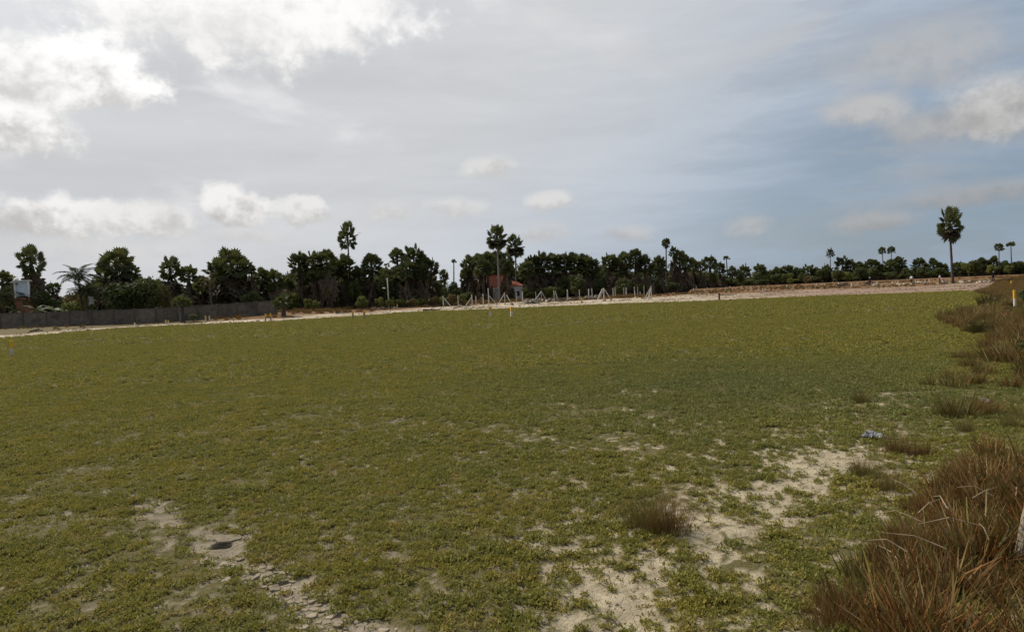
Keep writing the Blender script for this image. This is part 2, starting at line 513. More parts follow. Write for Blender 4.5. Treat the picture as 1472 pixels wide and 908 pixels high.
M = {}
M['ground'] = ground_material()
M['herb'] = leafmat("herb_leaf", (.255, .215, .038), (.190, .186, .042), (.31, .24, .066), .35, .9, patch=((5.0, 13.0, 0.0), 9.0, (.145, .162, .052)))
M['blade'] = leafmat("dry_grass_blade", (.2, .1, .05), (.2, .1, .05), None, .25, 2.0, .1, 'col')
M['palm'] = leafmat("palmyra_leaf", (.058, .070, .022), (.092, .100, .030), (.135, .12, .042), .3, .35, .3)
M['palm_far'] = M['palm']
M['dead'] = leafmat("dead_palm_leaf", (.115, .080, .048), (.065, .048, .030), (.18, .14, .095), .1, .8)
M['coco'] = leafmat("coconut_leaf", (.05, .062, .02), (.075, .082, .028), (.10, .095, .035), .3, .5, .3)
M['cocoy'] = leafmat("yellowing_coconut_leaf", (.16, .115, .03), (.10, .09, .03), (.20, .12, .03), .3, .5, .3)
M['banana'] = leafmat("banana_leaf", (.10, .13, .045), (.15, .17, .08), (.20, .19, .11), .35, .5, .4)
M['shrub'] = leafmat("shrub_leaf", (.055, .072, .022), (.088, .10, .028), (.12, .12, .036), .25, .6)
M['shrub_light'] = leafmat("bright_shrub_leaf", (.12, .14, .03), (.16, .17, .04), (.20, .18, .055), .3, .6)
M['shrub_dry'] = leafmat("brownish_shrub_leaf", (.16, .11, .04), (.12, .105, .036), (.21, .14, .05), .25, .6)
M['trunk'] = surf("palm_trunk_bark", (.105, .088, .07), (.06, .05, .04), 3, .95, .6, .03, (1, 1, 6), (.16, .14, .12), 1.2)
M['paletrunk'] = surf("pale_palm_bark", (.27, .235, .195), (.18, .155, .125), 3, .95, .6, .03, (1, 1, 6), (.33, .30, .26), 1.2)
M['stem'] = surf("shrub_bark", (.10, .08, .06), (.06, .05, .04), 8, .95, .4, .01)
M['concrete'] = surf("weathered_concrete", (.60, .55, .47), (.46, .42, .35), 5, .9, .4, .006, None, (.25, .22, .18), 2)
M['wallc'] = surf("grey_block_wall", (.165, .135, .108), (.115, .095, .076), 2.2, .95, .5, .01, None, (.085, .070, .056), .9)
M['wallpost'] = surf("wall_pillar_concrete", (.135, .112, .09), (.09, .076, .06), 4, .95, .4, .01)
M['yellow'] = surf("faded_yellow_paint", (.72, .42, .03), (.60, .33, .02), 9, .7, .2, .002, None, (.45, .27, .05), 6)
M['wood'] = surf("weathered_timber", (.36, .27, .17), (.23, .165, .10), 10, .9, .8, .008, (1, 1, .08), (.15, .11, .07), 3)
M['oldwood'] = surf("grey_split_timber", (.30, .245, .18), (.17, .135, .095), 14, .95, 1.0, .012, (1, 1, .06), (.10, .08, .06), 5)
M['darkwood'] = surf("dark_log", (.10, .08, .06), (.055, .045, .035), 6, .95, .6, .02, (1, 1, .2), (.19, .165, .135), 2)
M['ochre'] = surf("ochre_timber", (.38, .24, .07), (.26, .16, .05), 8, .9, .4, .005, (1, 1, .1))
M['rock'] = surf("rubble_stone", (.19, .155, .125), (.12, .10, .08), 5, .95, .6, .02, None, (.30, .255, .205), 2)
M['pale_rock'] = surf("pale_stone", (.52, .44, .32), (.42, .34, .24), 5, .95, .5, .01)
M['roof'] = surf("red_clay_tile", (.34, .105, .058), (.23, .075, .045), 3, .85, .3, .01, None, (.20, .06, .035), .6)
M['white'] = surf("white_plaster", (.82, .80, .76), (.72, .70, .66), 2, .85, .2, .005, None, (.48, .45, .40), .7)
M['bluegrey'] = surf("blue_grey_panel", (.58, .62, .66), (.50, .54, .58), 2, .6, .1, .003)
M['brick'] = surf("orange_plaster", (.42, .20, .12), (.34, .15, .09), 4, .9, .3, .005)
M['glass'] = surf("dark_window_glass", (.02, .022, .025), (.03, .03, .034), 2, .15, 0)
M['mud'] = surf("cracked_mud", (.27, .22, .15), (.18, .148, .10), 20, .95, .6, .004, None, (.32, .265, .185), 6)
M['crumb'] = surf("soil_crumb", (.38, .315, .21), (.26, .21, .14), 30, .95, 0)
M['metal'] = surf("bike_metal", (.05, .05, .055), (.03, .03, .032), 8, .4, .1, .002, metal=.6)
M['rubber'] = surf("tyre_rubber", (.02, .02, .02), (.03, .03, .03), 8, .9, .2, .002)
M['bikered'] = surf("dark_red_fairing", (.16, .02, .02), (.12, .018, .018), 8, .35, 0)
M['bikegrey'] = surf("grey_fairing", (.30, .31, .33), (.22, .23, .25), 8, .4, 0)
M['skin'] = surf("skin", (.16, .085, .05), (.13, .07, .042), 9, .6, .1, .002)
M['hair'] = surf("black_hair", (.012, .01, .009), (.02, .016, .014), 30, .6, .3, .004)
M['shirt_white'] = surf("white_cotton", (.74, .73, .70), (.62, .61, .58), 6, .9, .3, .006)
M['shirt_pink'] = surf("pink_cotton", (.62, .36, .33), (.50, .27, .25), 6, .9, .3, .006)
M['shirt_dark'] = surf("dark_cotton", (.03, .032, .04), (.02, .022, .028), 6, .9, .3, .006)
M['jeans'] = surf("grey_blue_denim", (.20, .23, .28), (.14, .165, .21), 8, .9, .3, .004)
M['trouser'] = surf("black_trousers", (.022, .022, .026), (.015, .015, .018), 8, .9, .3, .004)
M['plastic'] = surf("pale_blue_plastic", (.21, .22, .235), (.12, .125, .135), 14, .4, .4, .004)


# ------------------------------------------------------------------ mesh and object helpers
class MB:
    def __init__(s): s.v = []; s.f = []; s.mi = []
    def add(s, vs, fs, mi=0):
        k = len(s.v); s.v += [tuple(p) for p in vs]; s.f += [tuple(i + k for i in f) for f in fs]; s.mi += [mi] * len(fs)
    def box(s, c, d, rot=None, taper=1.0, mi=0):
        hx, hy, hz = d[0] / 2, d[1] / 2, d[2] / 2
        vs = []
        for z, t in ((-hz, 1), (hz, taper)):
            for x, y in ((-hx, -hy), (hx, -hy), (hx, hy), (-hx, hy)):
                vs.append(Vector((x * t, y * t, z)))
        if rot is not None: vs = [rot @ p for p in vs]
        s.add([p + Vector(c) for p in vs], [(3, 2, 1, 0), (4, 5, 6, 7), (0, 1, 5, 4), (1, 2, 6, 5), (2, 3, 7, 6), (3, 0, 4, 7)], mi)
    def tube(s, pts, rads, n=8, cap=True, mi=0, jit=0.0, rr=None):
        pts = [Vector(p) for p in pts]; k = len(s.v)
        for i, p in enumerate(pts):
            d = (pts[min(i + 1, len(pts) - 1)] - pts[max(i - 1, 0)]).normalized()
            a = d.orthogonal().normalized() if abs(d.z) < .99 else Vector((1, 0, 0))
            if i and (a - pa).length > 1: pass
            a = (a if i == 0 else (pa - d * pa.dot(d)).normalized()); pa = a
            c = d.cross(a)
            for j in range(n):
                t = 2 * PI * j / n
                r = rads[i] * (1 + (rr.uniform(-jit, jit) if rr else 0))
                s.v.append(tuple(p + a * (r * math.cos(t)) + c * (r * math.sin(t))))
        for i in range(len(pts) - 1):
            for j in range(n):
                q = k + i * n; j2 = (j + 1) % n
                s.f.append((q + j, q + j2, q + n + j2, q + n + j)); s.mi.append(mi)
        if cap:
            s.f.append(tuple(k + j for j in reversed(range(n)))); s.mi.append(mi)
            q = k + (len(pts) - 1) * n
            s.f.append(tuple(q + j for j in range(n))); s.mi.append(mi)
    def mesh(s, name, mats, smooth=False, bevel=0.0):
        me = bpy.data.meshes.new(name)
        me.from_pydata(s.v, [], s.f); 
        for mt in (mats if isinstance(mats, (list, tuple)) else [mats]): me.materials.append(mt)
        if any(s.mi): me.polygons.foreach_set('material_index', s.mi)
        if bevel:
            bm = bmesh.new(); bm.from_mesh(me)
            bmesh.ops.bevel(bm, geom=bm.edges[:], offset=bevel, segments=1, affect='EDGES')
            bm.to_mesh(me); bm.free()
        if smooth: me.polygons.foreach_set('use_smooth', [True] * len(me.polygons))
        me.update()
        return me


def tag(o, label, cat, group=None):
    o['label'] = label; o['category'] = cat
    if group: o['group'] = group
    return o


def thing(name, label, cat, loc=(0, 0, 0), rotz=0.0, group=None):
    o = bpy.data.objects.new(name, None); COL.objects.link(o)
    o.location = loc; o.rotation_euler = (0, 0, rotz); o.empty_display_size = .2
    return tag(o, label, cat, group)


def part(name, me, parent, loc=(0, 0, 0), rot=(0, 0, 0), scale=(1, 1, 1)):
    o = bpy.data.objects.new(name, me); COL.objects.link(o)
    o.parent = parent; o.location = loc; o.rotation_euler = rot
    o.scale = scale if isinstance(scale, (tuple, list)) else (scale,) * 3
    return o


def solo(name, me, label, cat, loc=(0, 0, 0), rot=(0, 0, 0), scale=(1, 1, 1), group=None):
    o = part(name, me, None, loc, rot, scale)
    return tag(o, label, cat, group)


# ------------------------------------------------------------------ ground
def axis(fine0, fine1, step, lo, hi, mid_step, mid, growth=1.07):
    c = list(np.arange(fine0, fine1 + 1e-6, step))
    def grow(p, sgn, lim, midl):
        out = []; s_ = step
        while abs(p) < lim if sgn * lim > 0 or True else False:
            if abs(p) < midl: s_ = min(s_ * growth, mid_step)
            else: s_ = s_ * 1.18
            p = p + sgn * s_
            out.append(p)
            if (sgn > 0 and p > hi) or (sgn < 0 and p < lo): break
        return out
    return grow(c[0], -1, abs(lo) + 1, mid)[::-1] + c + grow(c[-1], 1, abs(hi) + 1, mid)


xs = axis(-5.2, 6.4, .04, -6000, 6000, 1.0, 150)
ys = axis(3.2, 9.0, .04, -300, 8000, 1.0, 190)
xs = np.unique(np.round(np.concatenate([xs, HOLE.x + np.arange(-.16, .161, .012)]), 4))
ys = np.unique(np.round(np.concatenate([ys, HOLE.y + np.arange(-.14, .141, .012)]), 4))
GX, GY = np.meshgrid(xs, ys)
gx = GX.ravel(); gy = GY.ravel()
gzv = T(gx, gy)
s1, _ = poly_dist(LAKE, gx, gy)
s2, _ = poly_dist(SANDP, gx, gy)
rr_ = np.hypot(gx, gy)
jag = (fbm(gx * .25, gy * .25, 51, 4) - .5)
farside = sstep(50, 60, gy) + sstep(-30, -45, gx)
farside = np.clip(farside, 0, 1)
sand_m = sstep(-1.2, 1.2, s1 + jag * 5) * farside
brown_m = sstep(-1.2, 1.2, s2 + jag * 6) * farside
brown_m = np.where(rr_ > 900, 1, brown_m)
bare_m = bare_amount(gx, gy) * sstep(70, 30, rr_)
bare_m = np.maximum(bare_m, .0)
zone = np.stack([sand_m, brown_m, bare_m, np.ones_like(sand_m)], 1).astype(np.float32)
nx, ny = len(xs), len(ys)
I = (np.arange(ny - 1)[:, None] * nx + np.arange(nx - 1)[None, :]).ravel()
quads = np.stack([I, I + 1, I + nx + 1, I + nx], 1)
fs = sand_m[quads].mean(1); fb = brown_m[quads].mean(1)
cls = np.where(fb > .5, 2, np.where(fs > .5, 1, 0))
verts = np.stack([gx, gy, gzv], 1)


def sheet(name, sel):
    q = quads[sel]
    used, inv = np.unique(q, return_inverse=True)
    inv = inv.reshape(q.shape)
    me = bpy.data.meshes.new(name)
    me.vertices.add(len(used)); me.vertices.foreach_set('co', verts[used].astype(np.float32).ravel())
    me.loops.add(inv.size); me.loops.foreach_set('vertex_index', inv.astype(np.int32).ravel())
    me.polygons.add(len(inv)); me.polygons.foreach_set('loop_start', np.arange(0, inv.size, 4, dtype=np.int32))
    me.polygons.foreach_set('use_smooth', np.ones(len(inv), bool))
    me.update(calc_edges=True)
    ca = me.color_attributes.new("zone", 'FLOAT_COLOR', 'POINT')
    ca.data.foreach_set('color', zone[used].ravel())
    me.materials.append(M['ground'])
    o = bpy.data.objects.new(name, me); COL.objects.link(o)
    o['kind'] = 'structure'
    return o


ground = sheet('ground', cls == 0)
sand_strip = sheet('sand_strip', cls == 1)
scrub_ground = sheet('scrub_ground', cls == 2)


# cracked mud: each plate a piece of its own
def clip(poly, a, b_):
    """keep the part of poly nearer to a than to b_"""
    mx, my = (a[0] + b_[0]) / 2, (a[1] + b_[1]) / 2
    nx_, ny_ = b_[0] - a[0], b_[1] - a[1]
    out = []
    for i in range(len(poly)):
        p, q = poly[i], poly[(i + 1) % len(poly)]
        dp = (p[0] - mx) * nx_ + (p[1] - my) * ny_; dq = (q[0] - mx) * nx_ + (q[1] - my) * ny_
        if dp <= 0: out.append(p)
        if (dp < 0 < dq) or (dq < 0 < dp):
            t = dp / (dp - dq); out.append((p[0] + (q[0] - p[0]) * t, p[1] + (q[1] - p[1]) * t))
    return out


def mud_plates():
    pts = []
    x0 = min(p[0] for p in PATH_L[2:7]) - .4; x1 = max(p[0] for p in PATH_L[2:7]) + .4
    y0 = min(p[1] for p in PATH_L[2:7]) - .4; y1 = max(p[1] for p in PATH_L[2:7]) + .4
    tries = 0
    while tries < 14000:
        tries += 1
        p = (rnd.uniform(x0, x1), rnd.uniform(y0, y1))
        if all((p[0] - q[0]) ** 2 + (p[1] - q[1]) ** 2 > .046 ** 2 for q in pts): pts.append(p)
    A = np.array(pts)
    d3 = line_dist(PATH_L[3:7], A[:, 0], A[:, 1])
    n = fbm(A[:, 0] * 5, A[:, 1] * 5, 91, 3)
    keep = (d3 + (n - .5) * .35 < .11)
    keep &= np.hypot(A[:, 0] - HOLE.x, A[:, 1] - HOLE.y) > .14
    cnt = 0
    for i in np.nonzero(keep)[0]:
        if cnt >= 290: break
        a = pts[i]
        nb = sorted(range(len(pts)), key=lambda j: (pts[j][0] - a[0]) ** 2 + (pts[j][1] - a[1]) ** 2)[1:14]
        poly = [(a[0] - .08, a[1] - .08), (a[0] + .08, a[1] - .08), (a[0] + .08, a[1] + .08), (a[0] - .08, a[1] + .08)]
        for j in nb:
            poly = clip(poly, a, pts[j])
            if len(poly) < 3: break
        if len(poly) < 3: continue
        cx = sum(p[0] for p in poly) / len(poly); cy = sum(p[1] for p in poly) / len(poly)
        gap = rnd.uniform(.80, .93)
        top = [Vector(((p[0] - cx) * gap, (p[1] - cy) * gap, .0)) for p in poly]
        edge = [p * 1.04 for p in top]
        h = rnd.uniform(.002, .010)
        mb = MB(); k = len(top)
        curl = rnd.uniform(0, .007)
        vs = [Vector((p.x * .9, p.y * .9, h + curl * .4)) for p in top] + [Vector((p.x, p.y, h - .004 + curl)) for p in edge] + [Vector((p.x, p.y, -.03)) for p in edge]
        fs_ = [tuple(range(k))]
        for q in range(k):
            q2 = (q + 1) % k
            fs_.append((k + q, k + q2, q2, q)); fs_.append((2 * k + q, 2 * k + q2, k + q2, k + q))
        mb.add(vs, fs_)
        part('mud_plate', mb.mesh('mud_plate', M['mud']), ground, (cx, cy, gz(cx, cy) - .002), (rnd.uniform(-.16, .16), rnd.uniform(-.16, .16), 0))
        cnt += 1


mud_plates()
# slab that overhangs the burrow in the mud
mb = MB()
k = 9
top = []
for i in range(k):
    a = 2 * PI * i / k; r = .10 * rnd.uniform(.65, 1.2)
    top.append(Vector((r * 1.25 * math.cos(a), r * .7 * math.sin(a), .022 + .008 * math.sin(a))))
bot = [p * 1.02 + Vector((0, 0, -.014)) for p in top]
mb.add(top + bot, [tuple(range(k))] + [(k + i, k + (i + 1) % k, (i + 1) % k, i) for i in range(k)] + [tuple(range(2 * k - 1, k - 1, -1))])
part('mud_slab', mb.mesh('mud_slab', M['mud']), ground, (HOLE.x + .01, HOLE.y + .125, gz(HOLE.x, HOLE.y + .13) - .014), (-.03, .03, .3))


# ------------------------------------------------------------------ scattered cover (geometry nodes, geometry not objects)
def scatter(name, P, S, R, ID, protos):
    me = bpy.data.meshes.new(name + "_points")
    me.vertices.add(len(P)); me.vertices.foreach_set('co', np.asarray(P, np.float32).ravel())
    me.attributes.new('sc', 'FLOAT', 'POINT').data.foreach_set('value', np.asarray(S, np.float32))
    me.attributes.new('rot', 'FLOAT_VECTOR', 'POINT').data.foreach_set('vector', np.asarray(R, np.float32).ravel())
    me.attributes.new('pid', 'INT', 'POINT').data.foreach_set('value', np.asarray(ID, np.int32))
    for p in protos:
        me.materials.append(p.data.materials[0])
    o = bpy.data.objects.new(name, me); COL.objects.link(o)
    ng = bpy.data.node_groups.new(name, 'GeometryNodeTree')
    ng.interface.new_socket('Geometry', in_out='INPUT', socket_type='NodeSocketGeometry')
    ng.interface.new_socket('Geometry', in_out='OUTPUT', socket_type='NodeSocketGeometry')
    N = ng.nodes.new; L = ng.links.new
    gi = N('NodeGroupInput'); go = N('NodeGroupOutput')
    iop = N('GeometryNodeInstanceOnPoints'); iop.inputs['Pick Instance'].default_value = True
    g2i = N('GeometryNodeGeometryToInstance')
    for p in protos:
        oi = N('GeometryNodeObjectInfo'); oi.inputs['Object'].default_value = p
        L(oi.outputs['Geometry'], g2i.inputs[0])
    def na(nm, ty):
        n = N('GeometryNodeInputNamedAttribute'); n.data_type = ty; n.inputs['Name'].default_value = nm
        return n.outputs['Attribute']
    L(gi.outputs[0], iop.inputs['Points']); L(g2i.outputs[0], iop.inputs['Instance'])
    L(na('pid', 'INT'), iop.inputs['Instance Index'])
    L(na('rot', 'FLOAT_VECTOR'), iop.inputs['Rotation']); L(na('sc', 'FLOAT'), iop.inputs['Scale'])
    L(iop.outputs[0], go.inputs[0])
    md = o.modifiers.new('scatter', 'NODES'); md.node_group = ng
    o['kind'] = 'stuff'
    return o


def proto(me):
    return bpy.data.objects.new(me.name, me)      # never linked to the scene: only its mesh is used


def herb_mesh(seed, n=34, rad=.055):
    r = random.Random(seed); mb = MB()
    for i in range(n):
        a = r.uniform(0, 2 * PI); q = rad * math.sqrt(r.random())
        base = Vector((q * math.cos(a), q * math.sin(a), r.uniform(.0, .022)))
        d = r.uniform(0, 2 * PI); el = r.uniform(.2, 1.4)
        ln = r.uniform(.016, .044); wd = ln * r.uniform(.16, .30)
        dv = Vector((math.cos(d) * math.cos(el), math.sin(d) * math.cos(el), math.sin(el)))
        sv = Vector((-math.sin(d), math.cos(d), r.uniform(-.4, .4))).normalized()
        mb.add([base, base + dv * ln * .5 + sv * wd, base + dv * ln + Vector((0, 0, -.15 * ln)), base + dv * ln * .5 - sv * wd], [(0, 1, 2, 3)])
    return mb.mesh('herb_leaves', M['herb'])


herbs = [proto(herb_mesh(100 + i)) for i in range(6)]


def herb_points(y0, y1, dens, s0, s1, k=1.0):
    n = int(dens * k * (y1 * y1 - y0 * y0))
    Y = np.sqrt(NP.uniform(y0 * y0, y1 * y1, n)); X = NP.uniform(-k, k, n) * Y
    sl, _ = poly_dist(LAKE, X, Y)
    b = bare_amount(X, Y)
    ok = (NP.uniform(0, 1, n) > b * .86) & (sl < (2.2 if y1 < 30 else .0) + NP.normal(0, .8, n) * (1 if y1 < 30 else .3) + sstep(40, 5, Y) * 4)
    patch = fbm(X * 1.3, Y * 1.3, 131, 4)
    gate = sstep(22, 10, Y) * .75
    ok &= NP.uniform(0, 1, n) < sstep(.25, .48, patch) * gate + (1 - gate)
    X, Y = X[ok], Y[ok]
    Z = T(X, Y)
    S = NP.uniform(s0, s1, len(X)) * (.7 + .6 * fbm(X * 2.1, Y * 2.1, 151, 3)) * (1 - .5 * b[ok])
    return X, Y, Z, S


parts_ = [herb_points(2.6, 9, 420, .5, 1.05), herb_points(9, 18, 200, .7, 1.35), herb_points(18, 40, 50, 1.1, 2.1), herb_points(40, 105, 6.5, 2.0, 4.0, .9)]
X, Y, Z, S = [np.concatenate([p[i] for p in parts_]) for i in range(4)]
n = len(X)
scatter('creeping_herbs', np.stack([X, Y, Z - .004], 1), S, np.stack([NP.uniform(-.2, .2, n), NP.uniform(-.2, .2, n), NP.uniform(0, 6.28, n)], 1), NP.randint(0, 6, n), herbs)


def crumb_mesh(seed):
    r = random.Random(seed); bm = bmesh.new(); bmesh.ops.create_icosphere(bm, subdivisions=1, radius=.009)
    for v in bm.verts: v.co = Vector((v.co.x * r.uniform(.7, 1.4), v.co.y * r.uniform(.7, 1.4), v.co.z * r.uniform(.4, .9)))
    me = bpy.data.meshes.new('soil_crumb'); bm.to_mesh(me); bm.free(); me.materials.append(M['crumb'])
    return me


crumbs = [proto(crumb_mesh(190 + i)) for i in range(4)]
n = 90000
Yc = np.sqrt(NP.uniform(3 ** 2, 15 ** 2, n)); Xc = NP.uniform(-1, 1, n) * Yc
ok = NP.uniform(0, 1, n) < bare_amount(Xc, Yc) * .55 + .01
Xc, Yc = Xc[ok], Yc[ok]; n = len(Xc)
scatter('soil_crumbs', np.stack([Xc, Yc, T(Xc, Yc) + .002], 1), np.minimum(NP.gamma(1.4, .28, n) + .2, 1.5), NP.uniform(0, 6.28, (n, 3)), NP.randint(0, 4, n), crumbs)


def tuft_mesh(seed, n, h, rad, spread, wid, pal, name='grass_blades', seg=3):
    """dry grass tuft; every blade has its own colour"""
    r = random.Random(seed)
    V, F, C = [], [], []
    for i in range(n):
        a = r.uniform(0, 2 * PI); q = rad * r.random() ** .7
        b0 = Vector((q * math.cos(a), q * math.sin(a), -.01))
        d = a + r.gauss(0, .7)
        ln = h * r.uniform(.35, 1.2) * (1.0 - .25 * q / rad)
        out = spread * (q / rad) * r.uniform(.5, 1.3) + r.uniform(.02, .12)
        bend = r.uniform(.0, .28) * (1 if r.random() < .8 else 2.2)
        w = wid * r.uniform(.6, 1.3)
        wd = Vector((-math.sin(d + r.gauss(0, 1)), math.cos(d + r.gauss(0, 1)), 0))
        dv = Vector((math.cos(d), math.sin(d), 0))
        c = pal[min(len(pal) - 1, int(len(pal) * r.random() ** 1.1))]; g = r.uniform(.7, 1.25)
        c = (c[0] * g, c[1] * g, c[2] * g)
        k = len(V)
        for s_ in range(seg + 1):
            t = s_ / seg
            p = b0 + Vector((0, 0, ln * (t - bend * .35 * t * t))) + dv * (ln * (out * t + bend * t * t))
            ww = w * (1 - .85 * t)
            V += [tuple(p - wd * ww), tuple(p + wd * ww)]
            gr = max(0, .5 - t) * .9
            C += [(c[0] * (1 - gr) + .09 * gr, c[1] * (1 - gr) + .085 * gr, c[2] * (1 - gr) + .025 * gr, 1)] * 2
        for s_ in range(seg):
            F.append((k + 2 * s_, k + 2 * s_ + 1, k + 2 * s_ + 3, k + 2 * s_ + 2))
    me = bpy.data.meshes.new(name); me.from_pydata(V, [], F)
    ca = me.color_attributes.new('col', 'FLOAT_COLOR', 'POINT')
    ca.data.foreach_set('color', np.array(C, np.float32).ravel())
    me.materials.append(M['blade']); me.update()
    return me


RUST = [(.185, .078, .024), (.13, .055, .018), (.21, .105, .034), (.16, .068, .022), (.22, .13, .048), (.12, .09, .026), (.23, .15, .055), (.27, .19, .09)]
OLIVE = [(.14, .11, .026), (.19, .10, .032), (.15, .125, .03), (.20, .145, .05), (.10, .09, .024), (.25, .19, .09)]
REED = [(.21, .085, .024), (.23, .11, .032), (.16, .066, .02), (.25, .155, .06)]
tuft_rust = [tuft_mesh(200 + i, 620, .28, .13, .38, .0011, RUST, seg=3) for i in range(6)]
tuft_olive = [tuft_mesh(220 + i, 600, .30, .13, .42, .0011, OLIVE, seg=3) for i in range(5)]
tuft_far = [tuft_mesh(240 + i, 70, .42, .22, .5, .012, REED if i % 2 else RUST, seg=2) for i in range(5)]
tuft_farg = [tuft_mesh(260 + i, 70, .40, .22, .5, .012, OLIVE, seg=2) for i in range(3)]


def in_poly(poly, x, y):
    s_, _ = poly_dist(poly, x, y)
    return s_


def grass_area(polypx, dens, smin, smax, gate, protos_i, extra=None, z0=0):
    poly = [tuple(at(u, v)[:2]) if len(pv) == 2 else pv[2] for pv in polypx for (u, v) in [pv[:2]]]
    ax = [p[0] for p in poly]; ay = [p[1] for p in poly]
    n = int(dens * (max(ax) - min(ax)) * (max(ay) - min(ay)))
    X = NP.uniform(min(ax), max(ax), n); Y = NP.uniform(min(ay), max(ay), n)
    s_ = in_poly(poly, X, Y)
    g = fbm(X * .9, Y * .9, 171, 3)
    ok = (s_ < 0) & (NP.uniform(0, 1, n) < sstep(gate - .1, gate + .1, g))
    X, Y, s_ = X[ok], Y[ok], s_[ok]
    return X, Y, NP.uniform(smin, smax, len(X)) * np.clip(.6 + .5 * np.abs(s_) / .6, .6, 1.0), NP.choice(protos_i, len(X))


protos_g = [proto(m_) for m_ in tuft_rust + tuft_olive + tuft_far + tuft_farg]     # 0-5 rust, 6-10 olive, 11-15 far rust, 16-18 far olive
acc = []
acc.append(grass_area([(1180, 915), (1188, 830), (1220, 815), (1262, 800), (1300, 770), (1330, 760), (1345, 700), (1395, 655), (1472, 640), (1560, 640), (1900, 760), (2000, 1000), (1500, 1250), (1250, 1100)], 58, .45, 1.0, .34, [0, 1, 2, 3, 4, 5, 0, 1, 2, 3, 4, 5, 7]))
acc.append(grass_area([(1240, 830), (1300, 790), (1350, 780), (1330, 840), (1260, 880)], 14, .9, 1.35, .2, [0, 1, 2, 3]))
acc.append(grass_area([(1345, 456), (1425, 440), (1440, 428), (1472, 430), (1560, 430), (1600, 560), (1500, 545), (1450, 500), (1415, 482), (1365, 474)], 11, .9, 1.6, .47, [0, 1, 2, 3, 11, 12, 13, 14, 16]))
acc.append(grass_area([(1372, 515), (1440, 508), (1472, 512), (1560, 510), (1560, 560), (1440, 558), (1400, 545)], 12, .8, 1.4, .44, [0, 1, 2, 3, 7, 11, 12]))
acc.append(grass_area([(1398, 421), (1425, 412), (1432, 404), (1472, 399), (1640, 392), (1640, 425), (1472, 428), (1432, 428)], 2.6, 1.2, 2.2, .34, [11, 12, 13, 14, 15, 11, 12, 16]))
acc.append(grass_area([(1350, 520), (1472, 470), (1560, 470), (1600, 640), (1400, 640), (1330, 660), (1300, 620)], 2.2, .5, 1.1, .47, [0, 1, 2, 6, 7, 8]))
X, Y, S, ID = [np.concatenate([a[i] for a in acc]) for i in range(4)]
# reddish scrub along the far shore
n = 34000
Xf = NP.uniform(-95, 190, n); Yf = NP.uniform(75, 270, n)
sf, _ = poly_dist(SANDP, Xf, Yf)
g = fbm(Xf * .12, Yf * .12, 191, 3)
ok = (sf > .5) & (sf < 34) & (NP.uniform(0, 1, n) < sstep(.36, .6, g) * np.where(Xf > 28, 1.0, .8)) & (Xf > -88)
Xf, Yf = Xf[ok], Yf[ok]
Sf = NP.uniform(.8, 1.8, len(Xf)) * (1 + .5 * ((Xf > -40) & (Xf < -12))) * (1 + .5 * ((Xf > -12) & (Xf < 28)))
n = 30000
Xg = NP.uniform(-75, 150, n); Yg = NP.uniform(60, 170, n)
sg, _ = poly_dist(SANDP, Xg, Yg); sl_, _ = poly_dist(LAKE, Xg, Yg)
gg = fbm(Xg * .2, Yg * .35, 211, 3)
ok = (sg < 1) & (sl_ > 1.5) & (NP.uniform(0, 1, n) < sstep(.42, .62, gg) * .8 + .06) & (Yg > 62)
Xg, Yg = Xg[ok], Yg[ok]
Xf = np.concatenate([Xf, Xg]); Yf = np.concatenate([Yf, Yg]); Sf = np.concatenate([Sf, NP.uniform(.25, .6, len(Xg))])
X = np.concatenate([X, Xf]); Y = np.concatenate([Y, Yf])
S = np.concatenate([S, Sf]); ID = np.concatenate([ID, NP.choice([11, 12, 13, 14, 15, 11, 13, 15, 16], len(Xf))])
pp = at(1459, 442); dd = Vector((-pp.x, -pp.y, 0)).normalized()
clear_ = line_dist([(pp.x - dd.x, pp.y - dd.y), (pp.x + dd.x * 6, pp.y + dd.y * 6)], X, Y) < .75
S = np.where(clear_, S * .35, S)
ps_ = at(1464, 812); S = np.where(line_dist([(ps_.x, ps_.y), (ps_.x * .75, ps_.y * .75)], X, Y) < .2, S * .45, S)
n = len(X)
scatter('dry_grass', np.stack([X, Y, T(X, Y)], 1), S, np.stack([NP.uniform(-.12, .12, n), NP.uniform(-.12, .12, n), NP.uniform(0, 6.28, n)], 1), ID, protos_g)

